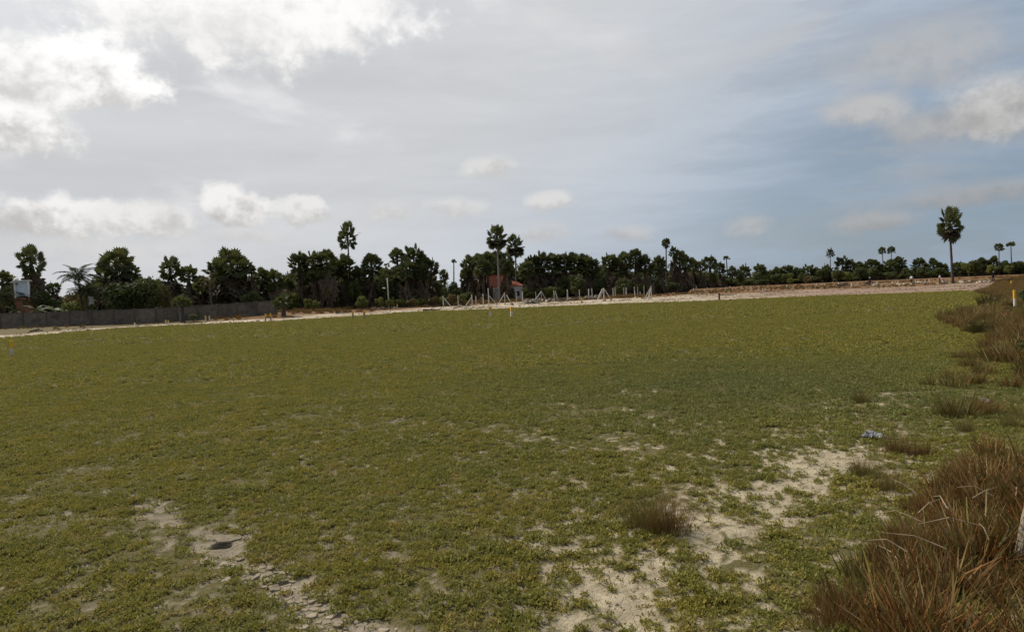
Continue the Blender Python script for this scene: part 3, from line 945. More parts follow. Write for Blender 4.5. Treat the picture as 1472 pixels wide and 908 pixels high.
# single tussocks one can point to: pixel of the foot, height in pixels, kind, label
TUSS = [
    (930, 758, 64, 'o', 'olive brown grass tussock standing alone by the pale cracked sand, taller half', 'lone'),
    (962, 762, 62, 'r', 'rust brown half of the lone tussock by the pale cracked sand, with dead stalks', 'lone'),
    (1237, 578, 22, 'o', 'small grass tuft by itself at the outer edge of the green lake bed', None),
    (1288, 650, 34, 'r', 'brown tussock with dark base right beside the crumpled pale plastic sheet', None),
    (1318, 654, 26, 'r', 'low spreading brown tussock between the plastic sheet tussock and the rusty grass mass', None),
    (1240, 682, 34, 'o', 'olive tussock on the edge of the sandy patch below the plastic sheet', None),
    (1278, 702, 40, 'o', 'olive brown tussock in the green turf next to the rusty grass mass', None),
    (1318, 735, 40, 'r', 'rounded brown tussock touching the edge of the rusty grass mass', None),
    (1362, 598, 34, 'o', 'upright tussock in the turf beside the small brown stone', 'bank'),
    (1388, 620, 24, 'o', 'low dense tussock in the turf below the small brown stone', 'bank'),
    (1404, 588, 22, 'r', 'short rusty tussock directly beside the small brown stone', None),
    (1452, 615, 26, 'o', 'dark olive tussock on the bank above the rusty grass mass', None),
    (1362, 545, 20, 'o', 'thin pale tuft standing in front of the dark reddish grass clump', None),
    (1392, 552, 18, 'r', 'little rusty tuft beside the dark reddish grass clump', None),
    (1418, 500, 24, 'r', 'rusty tussock standing in the green gap of the grassy bank', None),
    (1420, 441, 22, 'g', 'dark green leafy stalk clump standing at the lake bed edge', None),
    (1408, 480, 24, 'g', 'dark green clump at the tip of the reddish reed patch', None),
    (1195, 900, 70, 'r', 'tall brown tussock at the outer corner of the rusty grass mass', None),
    (1290, 800, 58, 'r', 'tall orange rust tussock rising from the front of the rusty grass mass', None),
]
DARKG = [(.05, .055, .018), (.08, .07, .022), (.06, .05, .018), (.12, .085, .03)]
tuft_g = [tuft_mesh(280 + i, 320, .30, .13, .30, .005, DARKG) for i in range(2)]
for i, (u, v, hp, kd, lab, grp) in enumerate(TUSS):
    p = at(u, v)
    hh = hp / FPX * p.y
    me = {'r': tuft_rust, 'o': tuft_olive, 'g': tuft_g}[kd]
    me = me[i % len(me)]
    s_ = hh / .26
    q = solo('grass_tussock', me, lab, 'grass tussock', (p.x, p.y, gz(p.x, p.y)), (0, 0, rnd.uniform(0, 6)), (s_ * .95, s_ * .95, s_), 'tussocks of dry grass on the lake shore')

def WY(u):
    """depth of the straight boundary wall"""
    return 84.0 + 9.0 * u / 398.0


def foot(u, Y):
    p = at_depth(u, 455, Y)
    return Vector((p.x, Y, gz(p.x, Y)))


# ------------------------------------------------------------------ palms
def fan_leaf(mb, origin, d, petiole, R, roll, r, droop=.25, seg=13, mi=0, span=290):
    """palmyra leaf: stalk plus a pleated fan with split tips"""
    d = d.normalized()
    side = d.cross(Vector((0, 0, 1)))
    side = side.normalized() if side.length > 1e-3 else Vector((1, 0, 0))
    side = (Matrix.Rotation(roll, 3, d) @ side)
    nrm = side.cross(d).normalized()
    c = origin + d * petiole + Vector((0, 0, -droop * petiole * .25))
    w = .035
    mb.add([origin - side * w, origin + side * w, c + side * w, c - side * w], [(0, 1, 2, 3)], mi)
    a0 = -math.radians(span) / 2
    st = math.radians(span) / seg
    for i in range(seg):
        a = a0 + (i + .5) * st
        rt = R * r.uniform(.85, 1.08) * (.82 + .18 * math.cos(a * .5))
        def pt(ang, rad, lift):
            p = d * (math.cos(ang) * rad) + side * (math.sin(ang) * rad)
            return c + p + nrm * (lift - .22 * rad * abs(math.sin(ang * .5))) + Vector((0, 0, -droop * rad * rad * .4))
        pl = pt(a - st * .5, R * .66, -.03 * R); pr = pt(a + st * .5, R * .66, -.03 * R)
        tip = pt(a + r.uniform(-.05, .05), rt, .02 * R)
        mid = pt(a, R * .62, .06 * R)
        mb.add([c, pl, tip, mid], [(0, 1, 2, 3)], mi)
        mb.add([c, mid, tip, pr], [(0, 1, 2, 3)], mi)


def crown_mesh(seed, n=34, low=-.45, rad=1.0):
    """living leaves; the crown is 1 m in radius"""
    r = random.Random(seed); mb = MB()
    for i in range(n):
        t = (i + .5) / n
        z = 1 - (1 - low) * t
        a = i * 2.39996 + r.uniform(-.3, .3)
        z = max(-.95, min(.97, z + r.uniform(-.1, .1)))
        q = math.sqrt(1 - z * z)
        d = Vector((q * math.cos(a), q * math.sin(a), z))
        fan_leaf(mb, Vector((0, 0, -.1 + .1 * z)), d, r.uniform(.42, .70), r.uniform(.34, .46), r.uniform(-.9, .9), r, r.uniform(.1, .5))
    return mb.mesh('palm_leaves', M['palm'])


def skirt_mesh(seed, n=34):
    """dead leaves hanging against the trunk, 1 m radius, 1 unit deep"""
    r = random.Random(seed); mb = MB()
    for i in range(n):
        a = i * 2.39996 + r.uniform(-.4, .4); k = r.random()
        d = Vector((math.cos(a) * r.uniform(.25, .6), math.sin(a) * r.uniform(.25, .6), -1))
        fan_leaf(mb, Vector((.06 * math.cos(a), .06 * math.sin(a), -.1 - .6 * k)), d, r.uniform(.25, .45), r.uniform(.32, .48), r.uniform(-.5, .5), r, .1, 9, 0, 220)
    return mb.mesh('dead_palm_leaves', M['dead'])


def trunk_mesh(seed, n=7, curve=.02):
    """1 m tall, 1 m base radius unit trunk with leaf scars"""
    r = random.Random(seed); mb = MB()
    pts, rad = [], []
    ph = r.uniform(0, 6); K = 14
    for i in range(K + 1):
        t = i / K
        pts.append((curve * math.sin(ph + t * 3) * t * (1 - t) * 30, curve * math.cos(ph + t * 2.4) * t * (1 - t) * 30, t))
        rad.append((1.25 if i == 0 else 1.0 - .38 * t) * (1 + .06 * (-1) ** i))
    # tube() works in equal axes, so build tall and flatten
    H = 30.0
    pts = [(p[0], p[1], p[2] * H) for p in pts]
    mb.tube(pts, rad, n)
    mb.v = [(v[0], v[1], v[2] / H) for v in mb.v]
    return mb.mesh('palm_trunk', M['trunk'], True)


crowns = [crown_mesh(300 + i, 28 + 2 * i, -.45 - .08 * i) for i in range(6)]
umbrellas = [crown_mesh(320 + i, 20, .12) for i in range(3)]
skirts = [skirt_mesh(340 + i, 30 + 5 * i) for i in range(4)]
trunks = [trunk_mesh(360 + i) for i in range(4)]
pale_trunk = trunk_mesh(366)
pale_trunk.materials[0] = M['paletrunk']


def single_leaf(seed):
    r = random.Random(seed); mb = MB()
    fan_leaf(mb, Vector((0, 0, 0)), Vector((0, 1, 0)), .60, .39, 0, r, .3)
    return mb.mesh('palm_leaf', M['palm'])


leaf_meshes = [single_leaf(380 + i) for i in range(4)]


def heart_mesh():
    mb = MB()
    mb.tube([(0, 0, -.35), (0, 0, -.1), (0, 0, .15), (0, 0, .3)], [.07, .11, .09, .02], 8)
    return mb.mesh('palm_heart', M['dead'], True)


heart = heart_mesh()


def palm(u, vtop, Y, wpx, hpx, label, group=None, ub=None, vb=None, skirt=0.0, kind='crown', r=None, lean=None, hero=False, pale=False):
    """palm whose crown spans wpx by hpx photograph pixels with its top at (u, vtop), standing at depth Y"""
    r = r or rnd
    if vb is not None:
        b = at(ub, vb); Y = b.y
    px = Y / FPX
    top = at_depth(u, vtop, Y)
    R = wpx * px / 2; Rz = hpx * px / 2
    if hero: R *= 1.18; Rz *= 1.22
    if vb is None:
        bx = top.x + r.uniform(-.5, .5); by = Y + r.uniform(-.3, .3)
        b = Vector((bx, by, 0))
    b.z = gz(b.x, b.y) - .05
    root = thing('palmyra_palm', label, 'palm tree', tuple(b), 0, group)
    cc = Vector((top.x, Y, top.z - Rz * 1.0)) - b           # crown centre
    tr = .24 * r.uniform(.85, 1.15)
    # trunk from the base to the crown centre, as a sheared copy: tilt it
    ln = cc.length
    q = Vector((0, 0, 1)).rotation_difference(cc.normalized()).to_euler()
    part('trunk', pale_trunk if pale else r.choice(trunks), root, (0, 0, 0), q, (tr, tr, ln))
    rz = r.uniform(0, 6.28)
    if hero:
        cr = part('crown', heart, root, tuple(cc), (0, 0, rz), (R, R, Rz))
        n_ = 31
        for i in range(n_):
            t = (i + .5) / n_
            z = max(-.95, min(.96, 1 - 1.8 * t + r.uniform(-.12, .12)))
            a = i * 2.39996 + r.uniform(-.3, .3)
            e = math.asin(z)
            lf = part('leaf', r.choice(leaf_meshes), cr, (0, 0, -.08 + .1 * z), (0, 0, 0), r.uniform(.88, 1.12))
            lf.rotation_euler = (Matrix.Rotation(a, 3, 'Z') @ Matrix.Rotation(e, 3, 'X') @ Matrix.Rotation(r.uniform(-.9, .9), 3, 'Y')).to_euler()
    else:
        part('crown', r.choice(umbrellas if kind == 'umb' else crowns), root, tuple(cc), (0, 0, rz), (R, R, Rz))
    if skirt > 0:
        part('dead_leaves', r.choice(skirts), root, (cc.x, cc.y, cc.z - Rz * .1), (0, 0, rz), (R * 1.7, R * 1.7, skirt * px))
    return root


# palms that stand out
palm(1364, 293, 0, 31, 46, 'tall lone palmyra palm with a full egg shaped crown beside the far people', None, 1370, 407, hero=True, skirt=14)
palm(498, 316, 127, 27, 38, 'slender tall palmyra palm towering over the dense grove near the lamp pole', None, hero=True)
palm(713, 318, 138, 30, 36, 'taller of two slim palmyra palms standing before the red tiled roof', None, 718, 433, hero=True, skirt=8, pale=True)
palm(740, 333, 142, 26, 32, 'shorter of two slim palmyra palms, its trunk crossing the small red roof', None, 742, 431, hero=True, skirt=6, pale=True)
palm(43, 350, 104, 34, 40, 'shaggy palmyra palm thick with dead leaves beside the white framed block', None, hero=True, skirt=52)
palm(165, 352, 106, 46, 44, 'broad palmyra palm rising above the big green bush behind the wall', None, hero=True, skirt=44)
palm(243, 366, 106, 30, 32, 'stout palmyra palm with a brown leaf skirt behind the small palm at the wall', None, hero=True, skirt=40)
palm(331, 353, 108, 50, 46, 'wide crowned palmyra palm above the yellowing coconut palm', None, hero=True, skirt=34)
palm(957, 340, 175, 15, 17, 'thin palmyra palm sticking up above the dense grove behind the last braced fence post', None)
palm(1193, 355, 300, 14, 18, 'single thin palmyra palm standing clear above the far low tree line near the parked motorbike', None)
palm(652, 371, 190, 10, 10, 'tiny distant palm on a bent thin trunk in the gap between two groves', None, kind='umb')
palm(637, 384, 135, 17, 24, 'small palmyra palm at the edge of the gap between two groves, before the bent palm', None)
palm(1044, 366, 215, 11, 12, 'small umbrella crowned palm poking up where the grove drops to the far tree line', None, kind='umb')
for (u, v, w_, h_) in [(1268, 353, 13, 14), (1281, 353, 13, 13)]:
    palm(u, v, 295, w_, h_, 'one of two palms standing close together above the far tree line', 'pair of palms above the far tree line', kind='crown')
for (u, v, w_, h_) in [(1436, 347, 14, 16), (1453, 346, 14, 13)]:
    palm(u, v, 280, w_, h_, 'one of two thin tall palms above the trees beyond the grassy bank', 'two thin palms beyond the grassy bank', kind='umb' if u > 1440 else 'crown')

LAND = [(0, 'the start of the grey wall'), (22, 'the white framed block'), (52, 'the banana plants'), (104, 'the round yellowish bush'), (130, 'the feathery coconut palms'), (170, 'the big round bush'), (207, 'the dense dark bush'), (240, 'the skirted stout palm'),
        (262, 'the young palm before the wall'), (300, 'the yellow coconut palm'), (331, 'the wide crowned palm'), (362, 'the rounded bush by the wall end'), (395, 'the young palm at the wall end'), (415, 'the end of the grey wall'), (449, 'the low bright bushes'),
        (478, 'the reddish bank'), (500, 'the slender tall palm'), (515, 'the ochre post pair'), (540, 'the bank rubble'), (557, 'the lamp pole'), (575, 'the stump post'), (592, 'the old stayed post'), (612, 'the curved branch'), (637, 'the first braced post'),
        (660, 'the grove gap'), (679, 'the white outhouse'), (703, 'the larger red roof'), (718, 'the taller slim palm'), (742, 'the smaller red roof'), (756, 'the start of the rubble heap'), (778, 'the two stayed post in rubble'), (797, 'the bracketed post'), (815, 'the slanted felled trunk'),
        (828, 'the round bush by the trunks'), (850, 'the end of the felled trunks'), (868, 'the three stayed post'), (895, 'the bush by paired posts'), (920, 'the last plain posts'), (936, 'the last stayed post'), (957, 'the thin palm above the grove'), (985, 'the first plot pegs'), (1010, 'the middle plot pegs'), (1034, 'the railed post'),
        (1044, 'the small umbrella palm'), (1075, 'the lone red field peg'), (1098, 'the peg pair on sand'), (1131, 'the single far peg'), (1173, 'the close peg pair'), (1193, 'the single thin far palm'), (1210, 'the parked motorbike'), (1249, 'the motorbike rider'), (1275, 'the two close far palms'),
        (1311, 'the walking person'), (1335, 'the pegs by the stone row'), (1354, 'the person in pink'), (1372, 'the lone tall palm'), (1400, 'the end of the stone row'), (1428, 'the person by the bank'), (1445, 'the two thin tall palms'), (1470, 'the grassy bank')]


def land(u):
    return min(LAND, key=lambda t: abs(t[0] - u))[1]


def grove_label(u, w_, sk, lab):
    return ('long skirted' if sk > 1.1 * w_ else 'short skirted') + ' palmyra palm of the tree line behind ' + land(u)


# palms of the groves: (u, top v, depth, crown width, crown height, skirt px)
LW = 'palmyra palm in the crowded dark grove behind the grey boundary wall'
LC = 'palmyra palm in the dense grove behind the low brown bank and thin fence posts'
LH = 'palmyra palm in the grove round the red roofed house behind the braced fence'
LF = 'palmyra palm in the low far tree line beyond the reddish field'
G1 = [(2, 385, 104, 26, 26, 20), (75, 402, 112, 20, 20, 12), (150, 374, 108, 34, 32, 30), (182, 370, 108, 30, 32, 34), (270, 377, 106, 28, 28, 34),
      (312, 366, 110, 34, 34, 30), (348, 366, 110, 28, 30, 34), (361, 379, 110, 14, 14, 20), (376, 382, 114, 28, 30, 24), (393, 383, 114, 28, 30, 24), (290, 392, 112, 24, 26, 20)]
G2 = [(411, 394, 124, 24, 26, 20), (428, 357, 122, 30, 36, 44), (449, 355, 122, 30, 36, 46), (468, 353, 122, 32, 36, 40), (482, 366, 126, 28, 32, 40), (496, 362, 126, 28, 32, 40),
      (515, 378, 126, 26, 30, 36), (533, 359, 124, 30, 34, 44), (553, 390, 130, 18, 20, 20), (570, 352, 126, 22, 26, 40), (593, 348, 126, 30, 34, 46), (606, 360, 126, 28, 32, 44),
      (619, 366, 128, 26, 30, 40), (583, 366, 122, 30, 34, 44), (574, 377, 126, 26, 30, 34), (603, 374, 124, 30, 32, 36)]
G3 = [(674, 364, 150, 24, 28, 24), (688, 360, 152, 26, 28, 26), (699, 357, 152, 26, 30, 30), (714, 355, 156, 26, 30, 30), (727, 360, 156, 26, 30, 30), (668, 384, 150, 16, 20, 10),
      (754, 372, 158, 24, 28, 30), (765, 362, 160, 26, 28, 26), (778, 358, 160, 28, 28, 26), (795, 360, 162, 28, 28, 22), (810, 359, 162, 28, 28, 24), (825, 360, 162, 28, 28, 24), (840, 362, 162, 28, 28, 26),
      (851, 366, 164, 24, 28, 26), (875, 360, 160, 26, 28, 30), (898, 358, 162, 26, 28, 34), (913, 353, 164, 24, 28, 34), (927, 363, 164, 26, 28, 34), (946, 364, 168, 24, 26, 30), (886, 366, 160, 26, 28, 32),
      (968, 352, 176, 14, 18, 20), (976, 357, 176, 20, 24, 30), (985, 363, 178, 20, 24, 28), (996, 368, 182, 18, 22, 24), (1006, 371, 186, 18, 20, 20), (1020, 364, 190, 20, 22, 24), (1034, 373, 200, 18, 20, 18), (1052, 380, 214, 14, 16, 14)]
G4 = [(1070, 377, 280, 20, 20, 10), (1092, 376, 285, 20, 20, 10), (1106, 386, 290, 16, 16, 8), (1118, 381, 290, 20, 18, 8), (1131, 378, 290, 20, 18, 10), (1146, 382, 292, 20, 18, 8), (1161, 378, 295, 20, 18, 8),
      (1172, 382, 296, 18, 18, 8), (1187, 377, 298, 18, 18, 8), (1211, 366, 298, 20, 20, 12), (1222, 371, 298, 20, 20, 10), (1234, 373, 300, 20, 20, 10), (1252, 369, 296, 24, 22, 10), (1278, 370, 292, 26, 24, 10), (1293, 366, 292, 20, 20, 10),
      (1321, 367, 290, 22, 22, 10), (1342, 369, 290, 20, 20, 10), (1354, 375, 290, 18, 18, 8), (1378, 373, 288, 20, 18, 8), (1396, 376, 286, 18, 18, 8), (1410, 367, 286, 18, 20, 10), (1428, 366, 284, 16, 18, 10), (1446, 373, 282, 20, 18, 8), (1464, 374, 282, 20, 18, 8), (1480, 370, 282, 22, 20, 8)]
for G, lab, grp in ((G1, LW, 'palms behind the boundary wall'), (G2, LC, 'palms behind the brown bank'), (G3, LH, 'palms round the house'), (G4, LF, 'palms of the far tree line')):
    for (u, v, Y, w_, h_, sk) in G:
        grp = grp if u < 1022 or u > 1060 else 'palms of the far tree line'
        palm(u, v, Y, w_ * 1.22, h_ * 1.2, grove_label(u, w_, sk, lab), grp, skirt=sk * 1.5 + 6)

for (u, v, Y, w_, h_, sk, lab) in [(693, 366, 144, 26, 34, 62, 'dark skirted palm shading the outhouse corner of the red roofed house'), (700, 372, 145.5, 18, 26, 62, 'narrow dark palm against the edge of the larger red roof'), (725, 366, 143, 22, 30, 66, 'dark skirted palm covering the joint between the two red roofs'),
                                   (731, 374, 145, 18, 26, 60, 'narrow dark palm hiding the start of the smaller red roof'), (758, 370, 147, 24, 30, 44, 'dark palm just past the hip of the smaller red roof')]:
    palm(u, v, Y, w_ * 1.1, h_, lab, skirt=sk)

# palms farther back that close the grove, lower than the ones in front
PROF = [(-30, 408), (60, 412), (105, 420), (140, 388), (190, 390), (230, 395), (290, 400), (320, 380), (360, 390), (400, 398), (430, 372), (480, 374), (520, 388), (560, 374), (610, 376), (626, 395),
        (634, 425), (664, 425), (672, 376), (730, 372), (760, 376), (850, 376), (950, 374), (1000, 380), (1040, 390), (1060, 386), (1120, 389), (1180, 388), (1230, 380), (1300, 379), (1400, 381), (1500, 380)]
DEP = [(-50, 112), (400, 122), (430, 134), (630, 138), (660, 168), (950, 180), (1050, 225), (1100, 300), (1300, 306), (1500, 296)]


def interp(tab, x):
    return float(np.interp(x, [t[0] for t in tab], [t[1] for t in tab]))


u = -20.0
while u < 1490:
    D = interp(DEP, u) * rnd.uniform(1.0, 1.12)
    v = interp(PROF, u) + rnd.uniform(2, 12)
    if not (630 < u < 668 or 84 < u < 104):
        w_ = 4.4 * FPX / D * rnd.uniform(.85, 1.2)
        lab, grp = (LW, 'palms behind the boundary wall') if u < 405 else (LC, 'palms behind the brown bank') if u < 640 else (LH, 'palms round the house') if u < 1056 else (LF, 'palms of the far tree line')
        sk = w_ * rnd.uniform(.6, 1.8)
        grp = grp if u < 1022 or u > 1060 else 'palms of the far tree line'
        palm(u, v, D, w_, w_ * rnd.uniform(.95, 1.2), grove_label(u, w_, sk, lab), grp, skirt=sk)
    u += rnd.uniform(6, 10)

# young palms in front of the wall
for (u, vt, vb, w_, h_, lab) in [(262, 416, 459, 30, 30, 'young short trunked palmyra palm in front of the wall beside a low green bush'),
                                 (408, 417, 452, 34, 32, 'young short trunked palmyra palm at the end of the grey wall')]:
    b = foot(u, WY(u) - 3.0); px = b.y / FPX
    root = thing('young_palm', lab, 'palm tree', tuple(b - Vector((0, 0, .05))))
    hgt = (vb - vt - h_ / 2) * px
    part('trunk', trunks[0], root, (0, 0, 0), (0, 0, 0), (.34, .34, hgt))
    cr = part('crown', heart, root, (0, 0, hgt), (0, 0, 0), (w_ * px / 2, w_ * px / 2, h_ * px / 2))
    for i in range(30):
        z = max(-.6, min(.96, 1 - 1.4 * (i + .5) / 30 + rnd.uniform(-.1, .1))); e = math.asin(z); a = i * 2.39996
        lf = part('leaf', rnd.choice(leaf_meshes), cr, (0, 0, 0), (Matrix.Rotation(a, 3, 'Z') @ Matrix.Rotation(e, 3, 'X') @ Matrix.Rotation(rnd.uniform(-.8, .8), 3, 'Y')).to_euler(), rnd.uniform(.85, 1.1))
        if rnd.random() < .8: lf.data = lf.data


# coconut palms
def frond_mesh(seed, mat):
    r = random.Random(seed); mb = MB()
    L_ = 1.0; K = 22
    pts = [Vector((0, L_ * t, .16 * math.sin(t * 1.9) - .50 * t ** 2.4)) for t in [i / K for i in range(K + 1)]]
    mb.tube(pts[::3] + [pts[-1]], [.016 - .0018 * i for i in range(len(pts[::3]) + 1)], 5)
    for i in range(3, K + 1):
        for sgn in (-1, 1):
            t = i / K
            ll = .26 * math.sin(PI * min(1, t * .86 + .14)) ** .7 * r.uniform(.85, 1.1) + .04
            d = Vector((sgn * .85, .5 + r.uniform(-.1, .1), -.25 - .3 * r.random())).normalized()
            p = pts[i]; w = Vector((0, .011, 0))
            mb.add([p - w, p + w, p + d * ll * .6 + w * .9 + Vector((0, 0, -.01)), p + d * ll + Vector((0, 0, -.05 - .04 * r.random())), p + d * ll * .6 - w * .9], [(0, 1, 2, 3, 4)])
    return mb.mesh('coconut_frond', mat)


fr_g = [frond_mesh(400 + i, M['coco']) for i in range(3)]
fr_y = [frond_mesh(410 + i, M['cocoy']) for i in range(2)]


def coconut(u, v, Y, Lpx, label, fr, n=17, tr=.16):
    px = Y / FPX; c = at_depth(u, v, Y); b = Vector((c.x + .4, Y, 0)); b.z = gz(b.x, b.y) - .05
    root = thing('coconut_palm', label, 'palm tree', tuple(b))
    cc = c - b
    part('trunk', trunks[1], root, (0, 0, 0), Vector((0, 0, 1)).rotation_difference(cc.normalized()).to_euler(), (tr, tr, cc.length))
    for i in range(n):
        e = 1.25 - 1.75 * (i + .5) / n + rnd.uniform(-.1, .1); a = i * 2.39996
        part('frond', rnd.choice(fr), root, tuple(cc), (Matrix.Rotation(a, 3, 'Z') @ Matrix.Rotation(e, 3, 'X') @ Matrix.Rotation(rnd.uniform(-.4, .4), 3, 'Y')).to_euler(), Lpx * px * rnd.uniform(.85, 1.1))


coconut(112, 398, 100, 27, 'coconut palm with drooping feathery fronds against the sky gap behind the wall', fr_g)
coconut(122, 420, 99, 24, 'lower coconut palm crowding under the taller feathery one behind the wall', fr_g)
coconut(300, 407, 101, 15, 'small coconut palm with yellow orange fronds behind the wall', fr_y, 12)
coconut(38, 432, 98, 22, 'coconut palm with upright fronds in front of the white framed block', fr_g)
coconut(3, 428, 97, 26, 'dense young coconut palm behind the start of the wall beside the bananas', fr_g)


# banana plants behind the wall
def banana_leaf(seed):
    r = random.Random(seed); mb = MB(); K = 10
    P = [Vector((0, t, .35 * math.sin(t * 2.2) - .55 * t * t)) for t in [i / K for i in range(K + 1)]]
    for i in range(K):
        for sg in (-1, 1):
            def w(j):
                t = j / K
                return .14 * math.sin(PI * min(1, max(0, t * .95 + .05))) ** .6 if j > 1 else .01
            a, b_ = P[i], P[i + 1]
            e1 = a + Vector((sg * w(i), 0, -.25 * w(i) + r.uniform(-.015, .015))); e2 = b_ + Vector((sg * w(i + 1), -.01, -.25 * w(i + 1)))
            mb.add([a, b_, e2, e1], [(0, 1, 2, 3)] if sg > 0 else [(3, 2, 1, 0)])
    return mb.mesh('banana_leaf', M['banana'])


bl = [banana_leaf(420 + i) for i in range(3)]
ps = MB(); ps.tube([(0, 0, 0), (0.02, 0, .5), (0, .02, 1)], [.11, .095, .06], 8)
pseudo = ps.mesh('banana_stem', M['shrub_light'], True)
for (u, v, Y, n_, lab) in [(22, 449, 96, 8, 'banana plant with pale arching leaves behind the start of the grey wall'),
                           (52, 448, 95, 8, 'banana plant with long pale leaves leaning over the grey wall coping'),
                           (77, 447, 95, 7, 'banana plant with one dry orange leaf beside the round yellowish bush')]:
    p = at_depth(u, v, Y); g = gz(p.x, Y)
    root = thing('banana_plant', lab, 'banana plant', (p.x, Y, g - .03))
    hh = max(.8, p.z - g - .2)
    part('stem', pseudo, root, (0, 0, 0), (0, 0, 0), (1, 1, hh))
    for i in range(n_):
        o = part('leaf', rnd.choice(bl), root, (0, 0, hh - .05), (Matrix.Rotation(i * 2.4 + rnd.uniform(-.3, .3), 3, 'Z') @ Matrix.Rotation(rnd.uniform(.1, 1.0), 3, 'X')).to_euler(), rnd.uniform(1.4, 2.1))


# ------------------------------------------------------------------ broad-leaved shrubs
def foliage_mesh(seed, mat, n=1500, leaf=.10, lumps=12):
    """leaves spread through an uneven crown about 1 m in radius"""
    r = random.Random(seed)
    cs = []
    for i in range(lumps):
        a = r.uniform(0, 2 * PI); z = r.uniform(-.35, .75); q = math.sqrt(max(.1, 1 - z * z)) * r.uniform(.25, .68)
        cs.append((Vector((q * math.cos(a), q * math.sin(a), z * .75)), r.uniform(.24, .46)))
    V, F = [], []
    for i in range(n):
        c, R = r.choice(cs)
        d = Vector((r.gauss(0, 1), r.gauss(0, 1), r.gauss(0, 1) + .25)).normalized()
        p = c + d * R * r.uniform(.55, 1.08)
        ln = leaf * r.uniform(.6, 1.3)
        nrm = (d + Vector((r.gauss(0, .6), r.gauss(0, .6), r.gauss(0, .6) + .3))).normalized()
        t = nrm.orthogonal().normalized(); t = Matrix.Rotation(r.uniform(0, 6.28), 3, nrm) @ t; s_ = nrm.cross(t)
        k = len(V)
        V += [tuple(p - t * ln), tuple(p + s_ * ln * .5 + nrm * ln * .12), tuple(p + t * ln), tuple(p - s_ * ln * .5 + nrm * ln * .12)]
        F.append((k, k + 1, k + 2, k + 3))
    me = bpy.data.meshes.new('foliage'); me.from_pydata(V, [], F); me.materials.append(mat); me.update()
    return me


def stem_mesh(seed):
    r = random.Random(seed); mb = MB()
    for i in range(6):
        a = i * 1.05 + r.uniform(-.3, .3); q = r.uniform(.25, .5)
        mb.tube([(.03 * math.cos(a), .03 * math.sin(a), 0), (q * .4 * math.cos(a), q * .4 * math.sin(a), .5), (q * math.cos(a), q * math.sin(a), 1.15)], [.055, .035, .012], 5)
    return mb.mesh('shrub_stems', M['stem'])


fol = {'d': [foliage_mesh(500 + i, M['shrub']) for i in range(5)], 'l': [foliage_mesh(510 + i, M['shrub_light']) for i in range(3)], 'b': [foliage_mesh(520 + i, M['shrub_dry'], 1200) for i in range(3)]}
stems = [stem_mesh(530 + i) for i in range(3)]


def shrub(u, vtop, Y, wpx, kd, label, group=None, name='shrub', cat='shrub', vbase=None, at_base=None):
    px = Y / FPX
    t = at_depth(u, vtop, Y); g = gz(t.x, Y)
    if at_base: t = Vector((at_base.x, at_base.y, t.z)); g = at_base.z
    h = max(.5, t.z - g); R = wpx * px / 2
    root = thing(name, label, cat, (t.x, t.y, g - .03), rnd.uniform(0, 6), group)
    part('stem', rnd.choice(stems), root, (0, 0, 0), (0, 0, 0), (R * .7, R * .7, h * .45))
    part('foliage', rnd.choice(fol[kd]), root, (0, 0, h * .5), (0, 0, 0), (R, R, h * .52))
    return root


shrub(170, 402, 99, 62, 'd', 'big round green bush standing over the boundary wall', name='leafy_tree', cat='tree')
shrub(207, 396, 100, 46, 'd', 'dense dark green bush between the big round bush and the skirted palm', name='leafy_tree', cat='tree')
shrub(104, 430, 96, 34, 'l', 'round yellowish green bush just behind the wall beside the bananas')
shrub(62, 416, 102, 40, 'd', 'dark leafy tree behind the bananas and the white framed block', name='leafy_tree', cat='tree')
shrub(14, 395, 112, 26, 'l', 'light green treetop beside the white framed block', name='leafy_tree', cat='tree')
shrub(237, 408, 102, 24, 'b', 'brownish bush against the foot of the skirted palm behind the wall')
shrub(362, 416, 105, 34, 'd', 'rounded dark green bush behind the far end of the wall')
shrub(828, 392, 140, 34, 'd', 'round bright topped bush in front of the grove behind the felled trunks', name='leafy_tree', cat='tree')
shrub(895, 398, 142, 30, 'd', 'round bush in front of the grove behind the paired fence posts', name='leafy_tree', cat='tree')
shrub(280, 450, 0.1, 14, 'l', 'x') if False else None
b_ = foot(278, WY(278) - 2.5); shrub(278, 450, b_.y, 14, 'l', 'low green bush at the foot of the wall beside the young palm', at_base=b_)
shrub(131, 434.5, 97, 20, 'd', 'dark low bush in front of the small patch of white building')
for (u, v, w_) in [(443, 428, 16), (455, 430, 14)]:
    shrub(u, v, 112, w_, 'l', 'low bright green bush on the brown bank beside the young palm', 'low bushes on the brown bank')
for (u, v, w_) in [(520, 424, 20), (545, 425, 16), (560, 428, 16)]:
    shrub(u, v, 114, w_, 'l', 'low yellow green bush behind the low rubble at the grove edge', 'bushes at the grove edge')
for i, (u, v, w_) in enumerate([(575, 428, 18), (590, 428, 18), (606, 427, 18), (622, 425, 20), (637, 425, 20), (650, 422, 18), (664, 421, 18)]):
    shrub(u, v, 118, w_ * 1.1, 'b' if i % 2 else 'l', 'yellowing low scrub bush before the grove behind ' + land(u), 'scrub behind the fence')
for i, (u, v, w_) in enumerate([(650, 408, 22), (636, 410, 22), (664, 410, 22)]):
    shrub(u, v, 170, w_, 'd', 'distant dark bush closing the gap between the two groves', 'bushes in the gap')
for i, (u, v, w_) in enumerate([(672, 418, 20), (760, 412, 24), (774, 413, 22), (790, 410, 22), (803, 410, 20)]):
    shrub(u, v, 146, w_, 'l' if i % 2 else 'd', 'tall leafy scrub beside the house behind the braced fence', 'scrub beside the house')
u = -25.0
